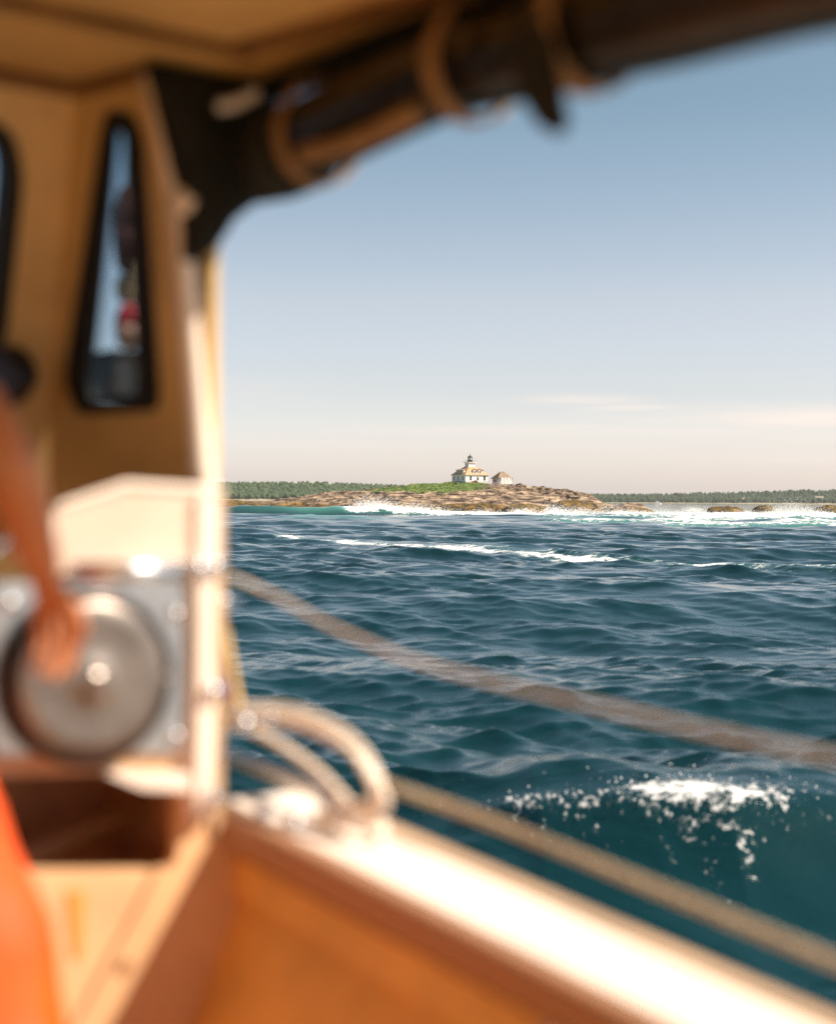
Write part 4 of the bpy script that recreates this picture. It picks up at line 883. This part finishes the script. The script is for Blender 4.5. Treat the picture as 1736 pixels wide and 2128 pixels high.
person = empty('person', (PX, PY, EYE+SOLE)); tag(person, 'person in orange bib overalls and navy shirt, bare arm hanging over the steel hauler', 'person')
def W(x, d, z): return (x-PX, d-PY, z-SOLE)
body = [
 dict(pts=[(W(-.85, 2.17, -.20), (.15, .12)), (W(-.85, 2.165, -.05), (.13, .105)), (W(-.85, 2.16, .12), (.155, .115)), (W(-.85, 2.16, .235), (.13, .09)), (W(-.85, 2.165, .31), .055), (W(-.85, 2.18, .355), .055), (W(-.852, 2.20, .41), (.078, .09)), (W(-.853, 2.205, .48), (.082, .10)), (W(-.853, 2.195, .535), (.055, .07))]),
 dict(base=3, pts=[(W(-.715, 2.24, .245), .058), (W(-.655, 2.19, .16), .052), (W(-.56, 2.10, .045), .042), (W(-.558, 2.17, -.01), .043), (W(-.562, 2.28, -.085), .032), (W(-.566, 2.33, -.118), .027)]),
 dict(base=3, pts=[(W(-.985, 2.08, .245), .058), (W(-1.04, 2.07, .12), .050), (W(-1.08, 2.08, -.03), .042), (W(-1.05, 2.2, -.08), .04), (W(-.98, 2.36, -.10), .027)]),
 dict(base=0, pts=[(W(-.76, 2.24, -.33), .095), (W(-.68, 2.22, -.72), .065), (W(-.66, 2.17, -.95), .06), (W(-.64, 2.14, -1.13), .045)]),
 dict(base=0, pts=[(W(-.94, 2.10, -.33), .095), (W(-.96, 2.06, -.72), .065), (W(-.97, 2.02, -.95), .06), (W(-.98, 2.0, -1.13), .045)]),
]
# right hand: palm then four fingers and a thumb, drooping over the disc
body.append(dict(pts=[(W(-.566, 2.325, -.112), (.026, .020)), (W(-.562, 2.36, -.150), (.029, .021)), (W(-.562, 2.385, -.182), (.029, .020))]))
fb = W(-.562, 2.385, -.180)
for i, (dx_, ln) in enumerate(((.023, .95), (.008, 1.05), (-.008, 1.0), (-.023, .82))):
    k_ = (Vector(fb)+Vector((dx_*.8, dx_*.9-.01, .015)))
    p1 = Vector(fb)+Vector((dx_, dx_*1.0+.012, -.014)); p2 = p1+Vector((-.003, .012, -.042))*ln; p3 = p2+Vector((-.006, -.004, -.030))*ln; p4 = p3+Vector((-.005, -.012, -.020))*ln
    body.append(dict(pts=[(tuple(k_), .0095), (tuple(p1), .0095), (tuple(p2), .0088), (tuple(p3), .0078), (tuple(p4), .0062)]))
body.append(dict(pts=[(W(-.560, 2.345, -.135), .012), (W(-.526, 2.35, -.165), .012), (W(-.515, 2.365, -.200), .0105), (W(-.522, 2.375, -.228), .008)]))
lb = Vector(W(-.98, 2.36, -.10))
body.append(dict(pts=[(tuple(lb), (.026, .02)), (tuple(lb+Vector((.02, .06, -.01))), (.036, .016)), (tuple(lb+Vector((.03, .085, -.015))), (.036, .014))]))
for i, dx_ in enumerate((-.028, -.009, .010, .028)):
    p1 = lb+Vector((.03+dx_, .085, -.01)); body.append(dict(pts=[(tuple(p1), .0095), (tuple(p1+Vector((.004, .04, -.006))), .009), (tuple(p1+Vector((.004, .055, -.03))), .008), (tuple(p1+Vector((.002, .045, -.05))), .0065)]))
body.append(dict(pts=[(tuple(lb+Vector((.03, .03, -.01))), .012), (tuple(lb+Vector((.06, .05, -.025))), .011), (tuple(lb+Vector((.062, .075, -.045))), .008)]))
skinned('body', body, M_skin, person)
skinned('shirt', [dict(pts=[(W(-.85, 2.17, -.12), (.165, .125)), (W(-.85, 2.165, .0), (.155, .12)), (W(-.85, 2.16, .13), (.172, .13)), (W(-.85, 2.16, .245), (.13, .10)), (W(-.85, 2.165, .285), (.07, .07))]),
  dict(base=3, pts=[(W(-.71, 2.24, .25), .075), (W(-.655, 2.19, .165), .076), (W(-.628, 2.165, .125), .078)]), dict(base=3, pts=[(W(-.985, 2.08, .25), .075), (W(-1.03, 2.07, .14), .075)])], M_navy, person)
skinned('bib_overalls', [dict(pts=[(W(-.85, 2.17, -.25), (.185, .15)), (W(-.85, 2.165, -.08), (.182, .145)), (W(-.85, 2.16, .04), (.16, .135))]),
  dict(base=0, pts=[(W(-.755, 2.24, -.36), .125), (W(-.69, 2.235, -.55), .130), (W(-.628, 2.22, -.75), .142), (W(-.605, 2.18, -.95), .14), (W(-.60, 2.15, -1.08), .13)]), dict(base=0, pts=[(W(-.95, 2.10, -.36), .125), (W(-.965, 2.06, -.72), .125), (W(-.985, 2.02, -1.08), .115)])], M_bib, person)
fold = bpy.data.textures.new('oilskin_folds', 'CLOUDS'); fold.noise_scale = .11; fold.noise_depth = 2
bo_ = next(o for o in person.children if o.name.startswith('bib_overalls')); dm = bo_.modifiers.new('folds', 'DISPLACE'); dm.texture = fold; dm.strength = .045; dm.mid_level = .55
for sx_ in (-1, 1):
    o_ = Vector((.081*sx_, .059*sx_, 0)); c0 = Vector(W(-.85, 2.16, .0))+o_; fd = Vector((-.588, .809, 0))
    MB().tube(smooth_path([c0+fd*.14+Vector((0, 0, .03)), c0+fd*.13+Vector((0, 0, .16)), c0+Vector((0, 0, .275)), c0-fd*.13+Vector((0, 0, .15)), c0-fd*.15+Vector((0, 0, .0))], 6), .014, 8).build('brace', M_bib, person, smooth=True)
for (x_, d_) in ((-.63, 2.16), (-.985, 2.02)):
    f_ = Vector((-.588, .809, 0)); b0 = Vector(W(x_, d_, SOLE+.045))
    skinned('boot', [dict(pts=[(tuple(b0+Vector((0, 0, .14))), .055), (tuple(b0+Vector((0, 0, .02))), .05), (tuple(b0+f_*.09), (.048, .04)), (tuple(b0+f_*.18-Vector((0, 0, .005))), (.045, .032))])], M_boot, person)
hd = Vector(W(-.853, 2.2, .475)); fdir = Vector((-.588, .809, 0)); sdir = Vector((.809, .588, 0))
skinned('hair', [dict(pts=[(tuple(hd+Vector((0, 0, .065))-fdir*.01), (.078, .09)), (tuple(hd-fdir*.045+Vector((0, 0, .0))), (.075, .06)), (tuple(hd-fdir*.05-Vector((0, 0, .06))), (.055, .035))])], M_hair, person)
skinned('nose', [dict(pts=[(tuple(hd+fdir*.095+Vector((0, 0, .0))), .010), (tuple(hd+fdir*.112-Vector((0, 0, .03))), .014)])], M_skin, person)
for s_ in (-1, 1):
    MB().lathe([(.001, -.011), (.008, -.007), (.011, 0), (.008, .007), (.001, .011)], Matrix.Translation(hd+fdir*.088+sdir*s_*.031+Vector((0, 0, .006))), n=10).build('eye', M_trim, person, smooth=True)
    skinned('ear', [dict(pts=[(tuple(hd+sdir*s_*.082-Vector((0, 0, .02))), (.012, .02)), (tuple(hd+sdir*s_*.09+Vector((0, 0, .015))), (.01, .02))])], M_skin, person, sub=1)
MB().tube([hd+fdir*.093-sdir*.024-Vector((0, 0, .062)), hd+fdir*.100-Vector((0, 0, .060)), hd+fdir*.093+sdir*.024-Vector((0, 0, .062))], .006, 6).build('mouth', mat('lips', (.35, .12, .09), .5), person, smooth=True)

# ---------------------------------------------------------------- summer haze over the water
hz = MB().box((-7400, -7400, -4), (7400, 7400, 46)).build('haze', None)
hm = bpy.data.materials.new('haze_air'); hm.use_nodes = True; N, L = hm.node_tree.nodes, hm.node_tree.links; N.clear()
ho = N.new('ShaderNodeOutputMaterial'); hv = N.new('ShaderNodeVolumePrincipled'); hv.inputs['Density'].default_value = .00007; hv.inputs['Color'].default_value = (.97, .975, .98, 1); hv.inputs['Anisotropy'].default_value = .2
L.new(hv.outputs[0], ho.inputs['Volume']); hz.data.materials.append(hm); tag(hz, kind='stuff'); tag(hz, 'thin pale summer haze over the water towards the far shores', 'haze')
